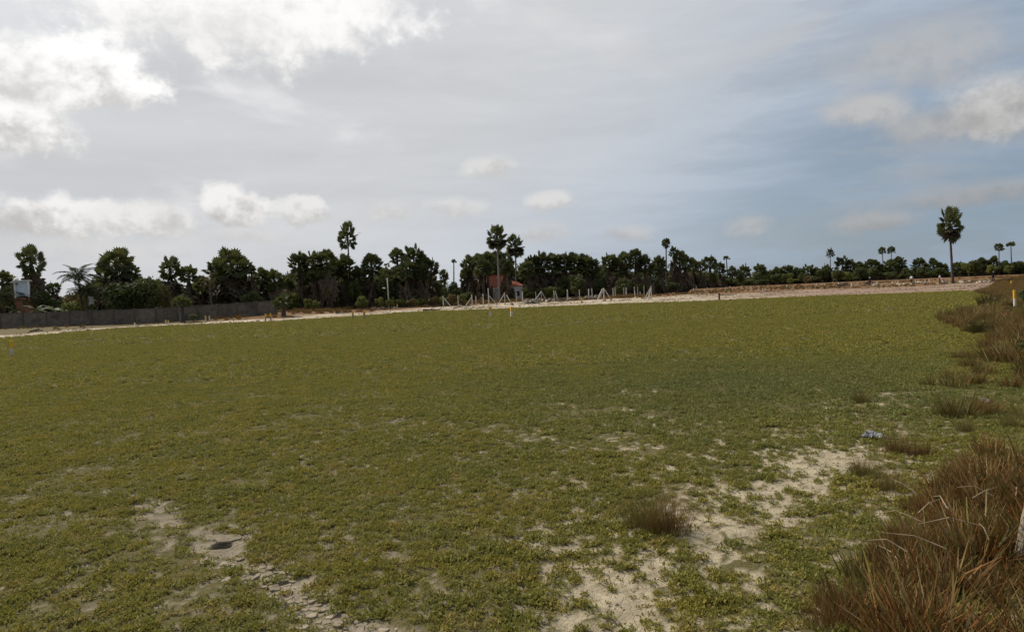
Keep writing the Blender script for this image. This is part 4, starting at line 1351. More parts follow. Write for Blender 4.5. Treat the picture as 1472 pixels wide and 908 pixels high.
while u < 1490:
    D = interp(DEP, u) * rnd.uniform(.90, .98)
    if 695 < u < 758: D = max(D, 165)
    hz = 423 - .043 * (u - 736)
    v = hz - rnd.uniform(9, 34) * (120 / D) ** .5
    lab, grp = ('leafy undergrowth bush at the foot of the palms behind the boundary wall', 'undergrowth behind the wall') if u < 405 else ('leafy undergrowth bush at the foot of the palms behind the brown bank', 'undergrowth behind the bank') if u < 640 else \
        ('leafy undergrowth bush among palm trunks behind the braced fence', 'undergrowth behind the fence') if u < 1056 else ('dark bush at the foot of the far tree line', 'undergrowth of the far tree line')
    kd = rnd.choice('dddddbl')
    if 625 < u < 650: grp = 'undergrowth behind the fence'
    if 700 < u < 716 or 736 < u < 756: v = max(v, hz + 4)
    lab = {'d': 'dark green', 'b': 'brownish', 'l': 'light green'}[kd] + (' tall' if hz - v > 20 * (120 / D) ** .5 else ' low') + ' undergrowth bush behind ' + land(u)
    shrub(u, v, D, rnd.uniform(24, 38) * (120 / D) ** .5, kd, lab, grp)
    u += rnd.uniform(6, 10)
b_ = at(1466, 518); shrub(1466, 486, b_.y, 36, 'd', 'dark green leafy bush on the near grassy bank below the yellow topped post', at_base=b_)
b_ = at(1478, 440); shrub(1478, 410, b_.y, 30, 'd', 'green bush on the bank right behind the yellow topped post', at_base=b_)

# a wood too far to tell its trees apart closes the view
V, F = [], []
r = random.Random(77)
for i in range(9000):
    u_ = r.uniform(-120, 1620); D = interp(DEP, u_) * 1.32 + 25 + r.uniform(0, 10)
    if 628 < u_ < 668: continue
    vt = interp(PROF, u_) + 9 + 5 * math.sin(u_ * .11) + 4 * math.sin(u_ * .37)
    hz = 423 - .043 * (u_ - 736)
    v_ = vt + (hz + 8 - vt) * r.random()
    p = at_depth(u_, v_, D); ln = r.uniform(.3, .75)
    nrm = Vector((r.gauss(0, .6), -1, r.gauss(.3, .6))).normalized(); t = Matrix.Rotation(r.uniform(0, 6.28), 3, nrm) @ nrm.orthogonal().normalized(); s_ = nrm.cross(t)
    k = len(V); V += [tuple(p - t * ln), tuple(p + s_ * ln * .6), tuple(p + t * ln), tuple(p - s_ * ln * .6)]; F.append((k, k + 1, k + 2, k + 3))
me = bpy.data.meshes.new('far_wood'); me.from_pydata(V, [], F); me.materials.append(M['shrub']); me.update()
fw = bpy.data.objects.new('far_wood', me); COL.objects.link(fw); fw['kind'] = 'stuff'; fw['label'] = 'dark mass of far trees behind the palm groves'

# ------------------------------------------------------------------ boundary wall
wp = [at_depth(u, 460, WY(u)) for u in (-70, 398)]
for i, p in enumerate(wp):
    pass
wpts = []
for a, b in zip(wp[:-1], wp[1:]):
    L_ = math.hypot(b.x - a.x, b.y - a.y); k = max(1, round(L_ / 2.5))
    for i in range(k): wpts.append(a.lerp(b, i / k))
wpts.append(wp[-1])
WH = [1.85 + 0 * i for i in range(len(wpts))]
wall = thing('boundary_wall', 'long grey block boundary wall running below the palms and bananas', 'wall', (wpts[0].x, wpts[0].y, gz(wpts[0].x, wpts[0].y)))
wo = Vector(wall.location)
for i in range(len(wpts)):
    p = wpts[i]; g = gz(p.x, p.y)
    mb = MB(); mb.box((0, 0, 0), (.24, .26, 2.05 + .1))
    part('pillar', mb.mesh('pillar', M['wallpost'], bevel=.012), wall, (p.x - wo.x, p.y - wo.y, g - .1 + 1.0 - wo.z), (0, 0, rnd.uniform(-.02, .02)))
    if i + 1 < len(wpts):
        q = wpts[i + 1]; d = Vector((q.x - p.x, q.y - p.y, 0)); ang = math.atan2(d.y, d.x); ln = d.length - .22
        g2 = gz(q.x, q.y); gm = (g + g2) / 2; slope = math.atan2(g2 - g, d.length)
        mid = (p + q) / 2
        rot = (Matrix.Rotation(ang, 3, 'Z') @ Matrix.Rotation(-slope, 3, 'Y')).to_euler()
        mb = MB(); mb.box((0, 0, 0), (ln, .15, 2.0))
        part('panel', mb.mesh('panel', M['wallc'], bevel=.01), wall, (mid.x - wo.x, mid.y - wo.y, gm - .13 + .97 - wo.z + rnd.uniform(-.03, .03)), rot)
        mb = MB(); mb.box((0, 0, 0), (ln, .22, .07))
        part('coping', mb.mesh('coping', M['wallpost'], bevel=.01), wall, (mid.x - wo.x, mid.y - wo.y, gm + 1.84 - wo.z + rnd.uniform(-.02, .02) + .055), rot)

# ------------------------------------------------------------------ posts
def post_mesh(h, w, mats, ytop=0.0, rough=.004):
    mb = MB(); mb.box((0, 0, h / 2 - .15), (w, w, h + .3), None, .9)
    me = mb.mesh('post', mats[0], bevel=w * .08)
    return me


def survey_post(u, vt, vb, label, group, w=.13, yellow=.5, wood=False, ut=None, Y=None):
    b = at(u, vb) if Y is None else foot(u, Y)
    if Y is not None: vt = vt + (b - at_depth(u, vb, Y)).z * -FPX / Y
    t = at_depth(ut if ut is not None else u - (vb - vt) * .043, vt, b.y)
    h = max(.25, t.z - b.z)
    root = thing('survey_post' if not wood else 'wooden_post', label, 'post', (b.x, b.y, gz(b.x, b.y)), rnd.uniform(-.4, .4), group)
    lean = (rnd.uniform(-.03, .03), rnd.uniform(-.05, .05), 0)
    body = part('shaft', post_mesh(h, w, [M['wood' if wood else 'concrete']]), root, (0, 0, 0), lean)
    if yellow > 0:
        hy = h * yellow
        mb = MB(); mb.box((0, 0, h - hy / 2 + .006), (w * 1.03, w * 1.03, hy), None, .93)
        part('painted_top', mb.mesh('painted_top', M['yellow'], bevel=w * .06), root, (0, 0, 0), lean)
    return root


survey_post(1459, 417, 442, 'white concrete post with bright yellow top on the grassy bank', None, .115, .48, ut=1461)
survey_post(1454, 403.5, 411, 'small yellow topped post farther along the grassy bank ridge', None, .16, .8)
survey_post(17, 489.5, 512, 'yellow topped grey post standing alone in the green field near the start of the wall', None, .13, .5)
for u in (705.5, 735.5):
    survey_post(u, 441, 456, 'yellow topped post, one of a pair in the green field before the braced fence', 'pair of yellow topped posts in the field', .2, .4)
for u, vt, vb in [(507.5, 448, 458.5), (523.5, 447, 458.5)]:
    survey_post(u, vt, vb, 'short ochre post, one of a pair on the sand below the tall slender palm', 'pair of ochre posts on the sand', .19, .4, True)
for u, vt, vb in [(382, 451, 462), (389.5, 450, 461.5)]:
    survey_post(u, vt, vb, 'short yellowish post, one of a pair before the young palm at the wall end', 'pair of posts near the wall end', .16, .4, True)
for u, vt, vb in [(295.5, 453.5, 462), (301, 454, 462), (238, 455.5, 461.5), (241.5, 456, 461.5), (193, 457.5, 462.5)]:
    survey_post(u, vt, vb, 'small pale peg on the brown strip along the boundary wall', 'pegs along the wall', .14, .3, Y=WY(u) - 5)
survey_post(836.5, 427, 436, 'short ochre post on the sand in front of the felled palm trunks', None, .2, .6, True)
survey_post(571, 437, 443.5, 'short pale stump post on the sand by low rubble', None, .2, .3)
for u, vt, vb in [(955, 414, 418), (997.5, 414, 419.5), (1001, 411, 415), (1014, 414.5, 419), (1016.5, 413, 417), (1043, 413, 418.5), (1049.5, 411, 414.5), (1066, 411, 414), (1080.5, 411.5, 416.5),
                  (1096.5, 414, 419.5), (1100.5, 415, 419), (1131.5, 410, 414), (1172, 408, 412.5), (1174.5, 407, 411), (1186, 408, 411.5)]:
    survey_post(u, vt, vb, 'small pale plot marker peg in the reddish field beyond the sand', 'plot pegs in the reddish field', .2, 0)
for u, vt, vb in [(1224, 406.5, 411.5), (1254, 406, 410.5), (1261.5, 405, 410), (1283, 404.5, 409), (1316.5, 402, 406), (1330.5, 402, 406), (1336, 401.5, 405), (1291.5, 403, 408)]:
    survey_post(u, vt, vb, 'pale marker peg on the strip between the motorbikes and the lone tall palm', 'pegs near the lone palm', .2, 0)
# post with a rail lying off it
p = at(1034, 431); q = at_depth(1056, 425.5, p.y + 1)
root = thing('railed_post', 'short brown post with a thin dark rail on the far sand edge', 'post', tuple(p))
part('shaft', post_mesh(.95, .22, [M['darkwood']]), root)
mb = MB(); mb.tube([(0, 0, .72), (q.x - p.x, 1, .66)], [.06, .05], 6); part('rail', mb.mesh('rail', M['darkwood']), root)

# fence of concrete posts with diagonal stays
FB, FA = 'braced corner fence posts', 'concrete fence posts'
def fence_post(u, vt, vb, label, group, braces=(), w=.17):
    b = at(u, vb); t = at_depth(u - (vb - vt) * .02, vt, b.y); h = t.z - b.z
    root = thing('fence_post', label, 'fence post', (b.x, b.y, gz(b.x, b.y)), 0, group)
    part('shaft', post_mesh(h, w, [M['concrete']]), root, (0, 0, 0), (rnd.uniform(-.03, .03), rnd.uniform(-.03, .03), rnd.uniform(-.3, .3)))
    for (u1, v1, u2, v2) in braces:
        p1 = at_depth(u1, v1, b.y) - Vector(root.location); p2 = at_depth(u2, v2, b.y) - Vector(root.location)
        off = (.8 if u2 > u1 else -.8)
        p1.y = -.02; p2.y = rnd.uniform(-.6, .3); p2.z = gz(p2.x + b.x, p2.y + b.y) - root.location.z - .05
        mb = MB(); d = (p1 - p2); rot = d.to_track_quat('Z', 'Y').to_matrix()
        mb.box((p1 + p2) / 2, (w * .85, w * .85, d.length), rot)
        part('stay', mb.mesh('stay', M['concrete'], bevel=.012), root)
    return root


fence_post(637.5, 425, 441.5, 'concrete fence post with one stay at the end of the row beside the grove gap', FB, [(638, 428, 649, 441)])
fence_post(679, 423, 439, 'concrete post with a stay before the white house wall', FB, [(678, 427, 669.5, 440)])
fence_post(703, 414, 439, 'tallest fence post with a long stay below the large red roof', FB, [(703, 425, 715, 440)])
fence_post(726, 420, 438, 'fence post between two stays like an arrow, beside the taller slim palm', FB, [(725, 422, 715, 437), (728, 424, 736, 434)])
fence_post(778.5, 418, 433.5, 'fence post with two stays standing in the rubble heap', FB, [(778, 419, 767, 436), (779, 420, 786, 431)])
fence_post(797, 417, 433.5, 'thick fence post with a small bracket stub before the dark felled trunk', FB, [(798, 418.5, 802, 424)])
fence_post(868.5, 414, 430, 'fence post propped by three splayed stays beyond the felled trunks', FB, [(868, 416, 860, 430.5), (869, 416, 878, 428.5), (866, 415, 858, 427)])
fence_post(936.5, 411, 430, 'last fence post of the row with two stays leaning one way', FB, [(936, 412, 926, 427), (936, 413.5, 930, 426)])
for (u, vt, vb) in [(659, 424, 440), (684.5, 425, 438), (695, 422.5, 439), (710, 415, 433), (742.5, 420, 434.5)]:
    fence_post(u, vt, vb, 'plain concrete fence post in front of the red roofed house', 'plain posts before the house')
for (u, vt, vb) in [(751.5, 419, 437), (756.5, 420, 431), (770.5, 419, 431), (784.5, 418, 426)]:
    fence_post(u, vt, vb, 'plain concrete fence post by the stone rubble heap', 'plain posts by the rubble')
for (u, vt, vb) in [(811.5, 417, 427), (816, 416, 432.5), (833.5, 416, 431.5), (846.5, 415, 430), (851.5, 414, 430)]:
    fence_post(u, vt, vb, 'plain concrete fence post beside the felled palm trunks', 'plain posts by the felled trunks')
for (u, vt, vb) in [(881.5, 414, 427), (884.5, 413, 427), (897, 413, 427.5), (900.5, 413, 426.5), (913, 412, 427), (917, 412, 426), (920.5, 419, 425.5), (926, 411, 426)]:
    fence_post(u, vt, vb, 'plain concrete fence post between the three stayed post and the last stayed post', 'plain posts at the end of the fence')
for (u, vt, vb) in [(511, 425, 438), (535.5, 426, 439), (567, 424, 436), (578, 423, 437), (602, 425, 435), (610, 422, 434), (615.5, 422, 434), (478, 432, 441), (457.5, 432, 441)]:
    fence_post(u, vt, vb, 'thin old fence post in the scrub at the edge of the dense grove', 'old posts at the grove edge', (), .14)
fence_post(592.5, 423, 438, 'thin old fence post with one stay in the scrub at the grove edge', None, [(592, 425, 587, 435)], .14)
for (u, vt, vb) in [(684, 426, 437.5), (692, 427, 435.5)]:
    b = at(u, vb); px = b.y / FPX
    mb = MB(); mb.tube([(0, 0, -.2), (.02, 0, .8), (.03, .02, (vb - vt) * px)], [.09, .085, .08], 7)
    solo('timber_stake', mb.mesh('timber_stake', M['ochre'], True), 'yellowish timber stake among the fence posts before the white house wall', 'stake', tuple(b), group='timber stakes')

# lamp pole and bare pole
def lamp_pole(u, vt, vb, Y, label, lamp):
    t = at_depth(u, vt, Y); g = gz(t.x, Y); h = t.z - g
    root = thing('lamp_pole' if lamp else 'utility_pole', label, 'pole', (t.x, Y, g - .02))
    mb = MB(); mb.tube([(0, 0, 0), (0, 0, h * .5), (-.05, 0, h)], [.13, .11, .08], 8); part('shaft', mb.mesh('shaft', M['concrete'], True), root)
    if lamp:
        mb = MB(); mb.tube([(0, 0, h * .62), (-.45, -.1, h * .66)], [.03, .025], 6); part('bracket', mb.mesh('bracket', M['metal']), root)
        mb = MB(); mb.tube([(-.42, -.1, h * .655), (-.55, -.12, h * .66), (-.95, -.15, h * .67)], [.05, .11, .05], 8); part('lamp_head', mb.mesh('lamp_head', M['white'], True), root)
    else:
        mb = MB(); mb.box((0, 0, h - .3), (.9, .08, .08)); part('crossarm', mb.mesh('crossarm', M['wood']), root)


lamp_pole(557, 399, 428, 118, 'slim pale lamp pole standing before the gap in the dark grove', True)
lamp_pole(643, 404, 428, 140, 'bare concrete pole in the gap between the two groves', False)


# ------------------------------------------------------------------ house with red tiled roof
def tiled_slope(parent, a, b, c, d, rows, cols):
    """roof slope a-b (eave) to d-c (ridge): courses of tiles as stepped strips"""
    mb = MB()
    for i in range(rows):
        t0, t1 = i / rows, (i + 1) / rows
        p0, p1 = a.lerp(d, t0), b.lerp(c, t0); q0, q1 = a.lerp(d, t1), b.lerp(c, t1)
        nrm = (b - a).cross(d - a).normalized()
        for j in range(cols):
            s0, s1 = j / cols, (j + 1) / cols; m_ = (s0 + s1) / 2
            lo = [p0.lerp(p1, s) for s in (s0, m_, s1)]; hi = [q0.lerp(q1, s) for s in (s0, m_, s1)]
            vs = [lo[0] + nrm * .05, lo[1] + nrm * .10, lo[2] + nrm * .05, hi[2] + nrm * .01, hi[1] + nrm * .06, hi[0] + nrm * .01, lo[0], lo[2]]
            mb.add(vs, [(0, 1, 4, 5), (1, 2, 3, 4), (6, 7, 2, 1, 0)])
    mb.add([a, b, c, d], [(3, 2, 1, 0)])
    return mb


def house():
    Y = 148.0; px = Y / FPX
    e0 = at_depth(696, 414.5, Y); e1 = at_depth(733, 413, Y); rd = at_depth(708, 397, Y + 2.6)
    g = gz(e0.x + 3, Y)
    root = thing('tiled_house', 'white walled house with red tiled roofs half hidden behind two slim palms', 'house', (e0.x, Y, g))
    o = Vector((e0.x, Y, g)); ez = e0.z - g; wid = e1.x - e0.x; rz = rd.z - g
    # main block
    mb = MB(); mb.box((wid / 2, 2.6, ez / 2 - .05), (wid - .8, 4.4, ez)); wl = part('wall', mb.mesh('wall', M['white']), root)
    A, B = Vector((0, 0, ez)), Vector((wid, 0, ez)); C, D = Vector((wid - .6, 2.6, rz)), Vector((.6, 2.6, rz))
    A2, B2 = Vector((0, 5.2, ez)), Vector((wid, 5.2, ez))
    rf = part('roof', tiled_slope(None, A, B, C, D, 9, 18).mesh('roof', M['roof']), root)
    part('roof_slope', tiled_slope(None, B2, A2, D, C, 6, 12).mesh('roof_slope', M['roof']), rf)
    mb = MB(); mb.add([A, D, A2], [(0, 1, 2)]); mb.add([B, B2, C], [(0, 1, 2)]); part('roof_hip', mb.mesh('roof_hip', M['roof']), rf)
    mb = MB(); mb.box((wid / 2, -.02, ez - .12), (wid, .06, .22)); part('fascia', mb.mesh('fascia', M['white']), rf)
    mb = MB(); mb.tube([C + Vector((.1, 0, .05)), D + Vector((-.1, 0, .05))], [.12, .12], 8); part('ridge', mb.mesh('ridge', M['roof']), rf)
    for x in (1.0, wid - 1.4):
        mb = MB(); mb.box((x, -.25, ez / 2 - .1), (.2, .2, ez)); part('pillar', mb.mesh('pillar', M['white'], bevel=.01), root)
    for x in (1.8, 3.6):
        mb = MB(); mb.box((x, .375, ez * .5), (.8, .05, 1.1)); w_ = part('window', mb.mesh('window', M['glass']), root)
        mb = MB()
        for dx in (-.43, 0, .43): mb.box((x + dx, .36, ez * .5), (.06, .08, 1.2))
        for dz in (-.57, .57): mb.box((x, .362, ez * .5 + dz), (.8, .07, .06))
        part('frame', mb.mesh('frame', M['wood']), w_)
    # lower wing
    f0 = at_depth(731, 411.5, Y + 1) - o; f1 = at_depth(754, 410.5, Y + 1) - o; r2 = at_depth(739, 404, Y + 3) - o
    fz = f1.z; fw_ = f1.x - f0.x
    mb = MB(); mb.box((f0.x + fw_ / 2 + .1, 3.1, fz / 2 - .05), (fw_ - .7, 3.6, fz)); part('wing_wall', mb.mesh('wing_wall', M['white']), root)
    a, b = Vector((f0.x, 1, fz)), Vector((f1.x, 1, fz)); c, d = Vector((f1.x - 1.9, 3.1, r2.z)), Vector((f0.x + .2, 3.1, r2.z))
    a2, b2 = Vector((f0.x, 5.2, fz)), Vector((f1.x, 5.2, fz))
    rw = part('wing_roof', tiled_slope(None, a, b, c, d, 5, 12).mesh('wing_roof', M['roof']), root)
    mb = MB(); mb.add([b, b2, c], [(0, 1, 2)]); mb.add([a, d, a2], [(0, 1, 2)]); mb.add([a2, d, c, b2], [(0, 1, 2, 3)]); part('roof_hip', mb.mesh('roof_hip', M['roof']), rw)
    mb = MB(); mb.box((f1.x - 1.6, 1.27, fz * .48), (.75, .05, 1.0)); w_ = part('window', mb.mesh('window', M['glass']), root)
    mb = MB()
    for dx in (-.4, .4): mb.box((f1.x - 1.6 + dx, 1.255, fz * .48), (.06, .08, 1.1))
    part('frame', mb.mesh('frame', M['wood']), w_)
    # outhouse wall
    p0 = at_depth(688, 415.5, Y - 3) - o
    mb = MB(); mb.box((p0.x + .4, -2.2, p0.z / 2 - .1), (.95, 1.6, p0.z + .1)); ow = part('outhouse', mb.mesh('outhouse', M['white'], bevel=.02), root)
    mb = MB(); mb.box((p0.x + .6, -3.02, p0.z * .35), (.4, .05, p0.z * .6)); part('doorway', mb.mesh('doorway', M['glass']), ow)


house()


def white_block():
    Y = 97.0
    a = at_depth(19.5, 404.5, Y); b = at_depth(37.5, 404.5, Y); g = gz(a.x, Y); h = a.z - g; w = b.x - a.x
    root = thing('stair_tower', 'white framed block with blue grey panel rising over the bananas behind the wall', 'building', (a.x, Y, g), .5)
    mb = MB(); mb.box((w / 2, 1, (h - 2.4) / 2 - .05), (w + .1, 2.2, h - 2.3)); part('lower_wall', mb.mesh('lower_wall', M['brick']), root)
    mb = MB(); mb.box((w / 2, 1.05, h - 1.1), (w - .3, 1.8, 2.2)); part('panel', mb.mesh('panel', M['bluegrey']), root)
    for x in (.1, w - .1):
        mb = MB(); mb.box((x, .05, h - 1.2), (.22, .3, 2.5)); part('frame_post', mb.mesh('frame_post', M['white'], bevel=.01), root)
    mb = MB(); mb.box((w / 2, 1.0, h + .08), (w + .3, 2.3, .16)); part('roof_slab', mb.mesh('roof_slab', M['white'], bevel=.01), root)


white_block()
for (u, vt, Y, wpx, lab) in [(131, 428, 101, 6, 'small patch of white building showing between coconut palm and big bush'),
                             (314, 414, 112, 6, 'narrow white building showing between trunks behind the middle of the wall')]:
    a = at_depth(u, vt, Y); g = gz(a.x, Y); h = a.z - g; w = wpx * Y / FPX
    root = thing('white_building', lab, 'building', (a.x, Y, g), math.atan2(-a.x, Y))
    mb = MB(); mb.box((0, 1, h / 2 - .05), (w, 2, h)); part('wall', mb.mesh('wall', M['white'], bevel=.02), root)
    mb = MB(); mb.box((0, 1, h + .06), (w + .06, 2.1, .12)); part('roof_slab', mb.mesh('roof_slab', M['white'], bevel=.02), root)
    mb = MB(); mb.box((0, -.02, h * .55), (w * .4, .05, .7)); part('window', mb.mesh('window', M['glass']), root)


# ------------------------------------------------------------------ stones, logs, litter
def rock_mesh(seed, mat):
    r = random.Random(seed)
    bm = bmesh.new(); bmesh.ops.create_icosphere(bm, subdivisions=2, radius=1)
    for v in bm.verts:
        n_ = v.co.normalized(); k = 1 + .28 * math.sin(3 * n_.x + seed) * math.cos(4 * n_.y + seed * 2) + r.uniform(-.24, .2)
        v.co = Vector((n_.x * k, n_.y * k * .8, n_.z * k * .65))
    me = bpy.data.meshes.new('stone'); bm.to_mesh(me); bm.free(); me.materials.append(mat)
    return me


rocks = [rock_mesh(600 + i, M['rock']) for i in range(5)]; procks = [rock_mesh(620 + i, M['pale_rock']) for i in range(4)]
for i in range(90):
    u = rnd.choice([rnd.uniform(754, 775), rnd.uniform(754, 790), rnd.uniform(790, 860), rnd.uniform(830, 860)]); b = at(u, 437.5 - (u - 750) * .062 - rnd.uniform(.0, 3.5))
    s_ = rnd.uniform(.16, .45)
    solo('rubble_stone', rnd.choice(rocks + procks[:1]), 'lump of grey brown rubble heaped along the braced fence by the felled trunks', 'stone', (b.x, b.y, b.z + s_ * .35 + rnd.choice([0, 0, .25])), (rnd.uniform(-.6, .6), rnd.uniform(-.6, .6), rnd.uniform(0, 6)), s_, 'rubble along the fence')
for i in range(26):
    u = rnd.uniform(866, 935) if i < 14 else rnd.uniform(655, 750); b = at(u, 433 - (u - 866) * .05 + rnd.uniform(-2, 1.5)); s_ = rnd.uniform(.12, .3)
    solo('small_stone', rnd.choice(rocks + procks), 'small loose stone on the sand at the foot of the fence posts', 'stone', (b.x, b.y, b.z + s_ * .3), (rnd.uniform(-.5, .5), rnd.uniform(-.5, .5), rnd.uniform(0, 6)), s_, 'loose stones below the fence')
for i in range(24):
    u = rnd.uniform(530, 570); b = at(u, 446.5 - (u - 530) * .05 - rnd.uniform(.5, 3)); s_ = rnd.uniform(.12, .34)
    solo('bank_stone', rnd.choice(rocks), 'dark lump of rubble on the low bank between ochre posts and stump post', 'stone', (b.x, b.y, b.z + s_ * .3), (0, 0, rnd.uniform(0, 6)), s_, 'rubble on the low bank')
for i in range(54):
    u = rnd.uniform(1222, 1432); b = at(u, 411.5 - (u - 1222) * .030 + rnd.uniform(-1.3, 1.0)); s_ = rnd.uniform(.14, .36)
    solo('row_stone', rnd.choice(procks + procks + rocks), 'block in the stone row along the far sand by the lone palm', 'stone', (b.x, b.y, b.z + s_ * .4), (0, 0, rnd.uniform(0, 6)), (s_ * 1.3, s_, s_ * 1.25), 'row of stones by the lone palm')
for i in range(30):
    u = rnd.uniform(945, 1190); b = at(u, 423 - (u - 945) * .041 + rnd.uniform(-2, 3.5)); s_ = rnd.uniform(.12, .26)
    solo('field_stone', rnd.choice(rocks), 'dark clod lying on the far sand strip below the plot pegs', 'clod', (b.x, b.y, b.z + s_ * .3), (0, 0, rnd.uniform(0, 6)), (s_ * 1.6, s_, s_), 'clods on the far sand')
for i in range(26):
    u = rnd.uniform(60, 400); b = foot(u, WY(u) - rnd.uniform(2, 14)); s_ = rnd.uniform(.06, .16)
    solo('shore_clod', rnd.choice(rocks), 'small dark clod on the sand strip along the boundary wall', 'clod', (b.x, b.y, b.z + s_ * .3), (0, 0, rnd.uniform(0, 6)), (s_ * 1.6, s_, s_), 'clods along the wall')


def log(name, u1, v1, u2, v2, r1, r2, label, lift=0.0, mat='darkwood', bend=.1, group=None, stubs=0, cat='log'):
    a = at(u1, v1); b = at(u2, v2)
    if isinstance(lift, tuple):
        b = at_depth(u2, v2, a.y + lift[0])
    a = Vector((a.x, a.y, gz(a.x, a.y) + r1 * .7)); 
    if not isinstance(lift, tuple): b = Vector((b.x, b.y, gz(b.x, b.y) + r2 * .8))
    root = thing(name, label, cat, (a.x, a.y, a.z - r1 * .7), 0, group); o = Vector(root.location)
    mb = MB(); K = 7
    pts = []
    for i in range(K + 1):
        t = i / K; p = a.lerp(b, t) - o; p.z += bend * math.sin(PI * t) * .5; p.x += rnd.uniform(-1, 1) * r1 * .2; pts.append(p)
    mb.tube(pts, [r1 + (r2 - r1) * i / K for i in range(K + 1)], 9, True, 0, .1, rnd)
    part('stem', mb.mesh('stem', M[mat], True), root)
    for i in range(stubs):
        p = pts[rnd.randint(2, K)]; mb = MB(); d = Vector((rnd.uniform(-1, 1), rnd.uniform(-1, 1), rnd.uniform(.0, .5))).normalized() * r1 * rnd.uniform(6, 14)
        mb.tube([p, p + d * .5 + Vector((0, 0, r1)), p + d], [r2 * .9, r2 * .6, r2 * .3], 6); part('branch', mb.mesh('branch', M[mat], True), root)


log('felled_trunk', 783, 428, 814, 426, .34, .26, 'dark felled palm trunk lying level behind the thick fence post', bend=.3)
log('felled_trunk', 817, 429, 840, 419.5, .30, .22, 'grey felled palm trunk propped at a slant behind the fence', (1.5,), bend=.0)
log('felled_trunk', 800, 431, 842, 428.5, .26, .2, 'dark felled trunk lying low in the rubble under the slanted trunk')
log('driftwood', 105, 494, 146, 491, .07, .04, 'bleached forked branch lying on the green field before the wall', mat='wood', stubs=5, cat='branch')
log('driftwood', 43, 477, 62, 475.5, .10, .05, 'dark twisted branch on the pale sand near the start of the wall', stubs=4, cat='branch')
log('driftwood', 608, 447, 632, 445.5, .14, .07, 'dark curved branch lying on the sand beside the first braced post', stubs=3, bend=.1, cat='branch')
log('driftwood', 652, 443, 676, 440, .10, .06, 'weathered pole lying on the sand between the first braced posts', mat='wood', stubs=1, cat='branch')
log('driftwood', 483, 450.5, 500, 449.5, .10, .06, 'dark stick on the sand beside the ochre post pair', stubs=2, cat='branch')

for i in range(22):
    u = rnd.uniform(756, 862); b = at(u, 437.0 - (u - 750) * .062 - rnd.uniform(0, 3.5)); a = rnd.uniform(0, PI); l_ = rnd.uniform(.8, 2.6); mb = MB()
    mb.tube([(0, 0, .05), (l_ * .5 * math.cos(a), l_ * .5 * math.sin(a), rnd.uniform(.2, .5)), (l_ * math.cos(a), l_ * math.sin(a), rnd.uniform(.1, .7))], [.07, .055, .03], 6)
    solo('broken_branch', mb.mesh('broken_branch', M[rnd.choice(['wood', 'darkwood', 'darkwood'])], True), 'broken branch sticking out of the rubble along the braced fence', 'branch', tuple(b), (0, 0, 0), 1, 'branches in the rubble')

# weathered timber at the edge of the rusty grass
b = at(1464, 812)
mb = MB()
r = random.Random(5)
pts = [(0, 0, -.15), (.01, 0, .12), (.035, .01, .3), (.06, .015, .46), (.075, .02, .52)]
mb.tube(pts, [.062, .058, .054, .05, .03], 14, True, 0, .13, r)
solo('weathered_stump', mb.mesh('weathered_stump', M['oldwood']), 'split weathered timber stump standing in the rusty grass mass', 'stump', (b.x + .04, b.y, b.z), (0, .10, 0))
# crumpled plastic sheet
b = at(1254, 629)
bm = bmesh.new(); bmesh.ops.create_grid(bm, x_segments=14, y_segments=10, size=.5)
for v in bm.verts:
    n_ = float(fbm(np.array([v.co.x * 5 + 3]), np.array([v.co.y * 5]), 5, 3)[0])
    v.co.z = max(0, .25 * (n_ - .25)) * (1 - (abs(v.co.x) * 1.8) ** 4) * .9; v.co.x *= .40 + .1 * math.sin(v.co.y * 9); v.co.y *= .42 + .1 * math.sin(v.co.x * 20)
me = bpy.data.meshes.new('plastic_scrap'); bm.to_mesh(me); bm.free(); me.materials.append(M['plastic'])
solo('plastic_sheet', me, 'crumpled pale blue grey plastic sheet lying against a brown tussock', 'litter', (b.x, b.y, b.z + .02), (0, 0, .3), (.5, .42, .7))
b = at(1416, 579); solo('stone', rocks[1], 'single small reddish brown stone in the turf of the near bank', 'stone', (b.x, b.y, b.z + .03), (0, 0, 1), (.13, .09, .07))
b = at(1424, 436); solo('stone', procks[1], 'single pale stone on the grass in front of the yellow topped post', 'stone', (b.x + 1.6, b.y, gz(b.x + 1.6, b.y) + .06), (0, 0, 1), (.3, .25, .2))
# bits of dry dung and clods on the near field
for i, (u, v) in enumerate([(691, 612), (703, 668), (840, 560), (560, 700), (430, 708), (365, 625), (500, 838), (640, 870), (1150, 520), (905, 520), (70, 690), (140, 640), (250, 600), (1000, 560), (1120, 600), (610, 560)]):
    b = at(u, v); s_ = rnd.uniform(.018, .032) * (b.y / 8) ** .5
    solo('mud_clod', rnd.choice(rocks), 'small dark mud clod lying loose in the green turf', 'clod', (b.x, b.y, gz(b.x, b.y) + s_ * .5), (0, 0, rnd.uniform(0, 6)), (s_ * 1.3, s_, s_ * .8), 'clods in the turf')
# stones and stems strewn over the rusty grass
for i in range(12):
    u, v = rnd.uniform(1250, 1465), rnd.uniform(740, 880); b = at(u, v)
    a = rnd.uniform(0, PI); l_ = rnd.uniform(.15, .4); mb = MB()
    mb.tube([(0, 0, 0), (l_ * .5 * math.cos(a), l_ * .5 * math.sin(a), .05), (l_ * math.cos(a), l_ * math.sin(a), rnd.uniform(-.02, .12))], [.004, .0035, .002], 5)
    solo('dry_stalk', mb.mesh('dry_stalk', M['wood']), 'pale broken stalk caught across the rusty grass mass', 'stalk', (b.x, b.y, gz(b.x, b.y) + rnd.uniform(.12, .3)), (0, 0, 0), 1, 'broken stalks in the rusty grass')


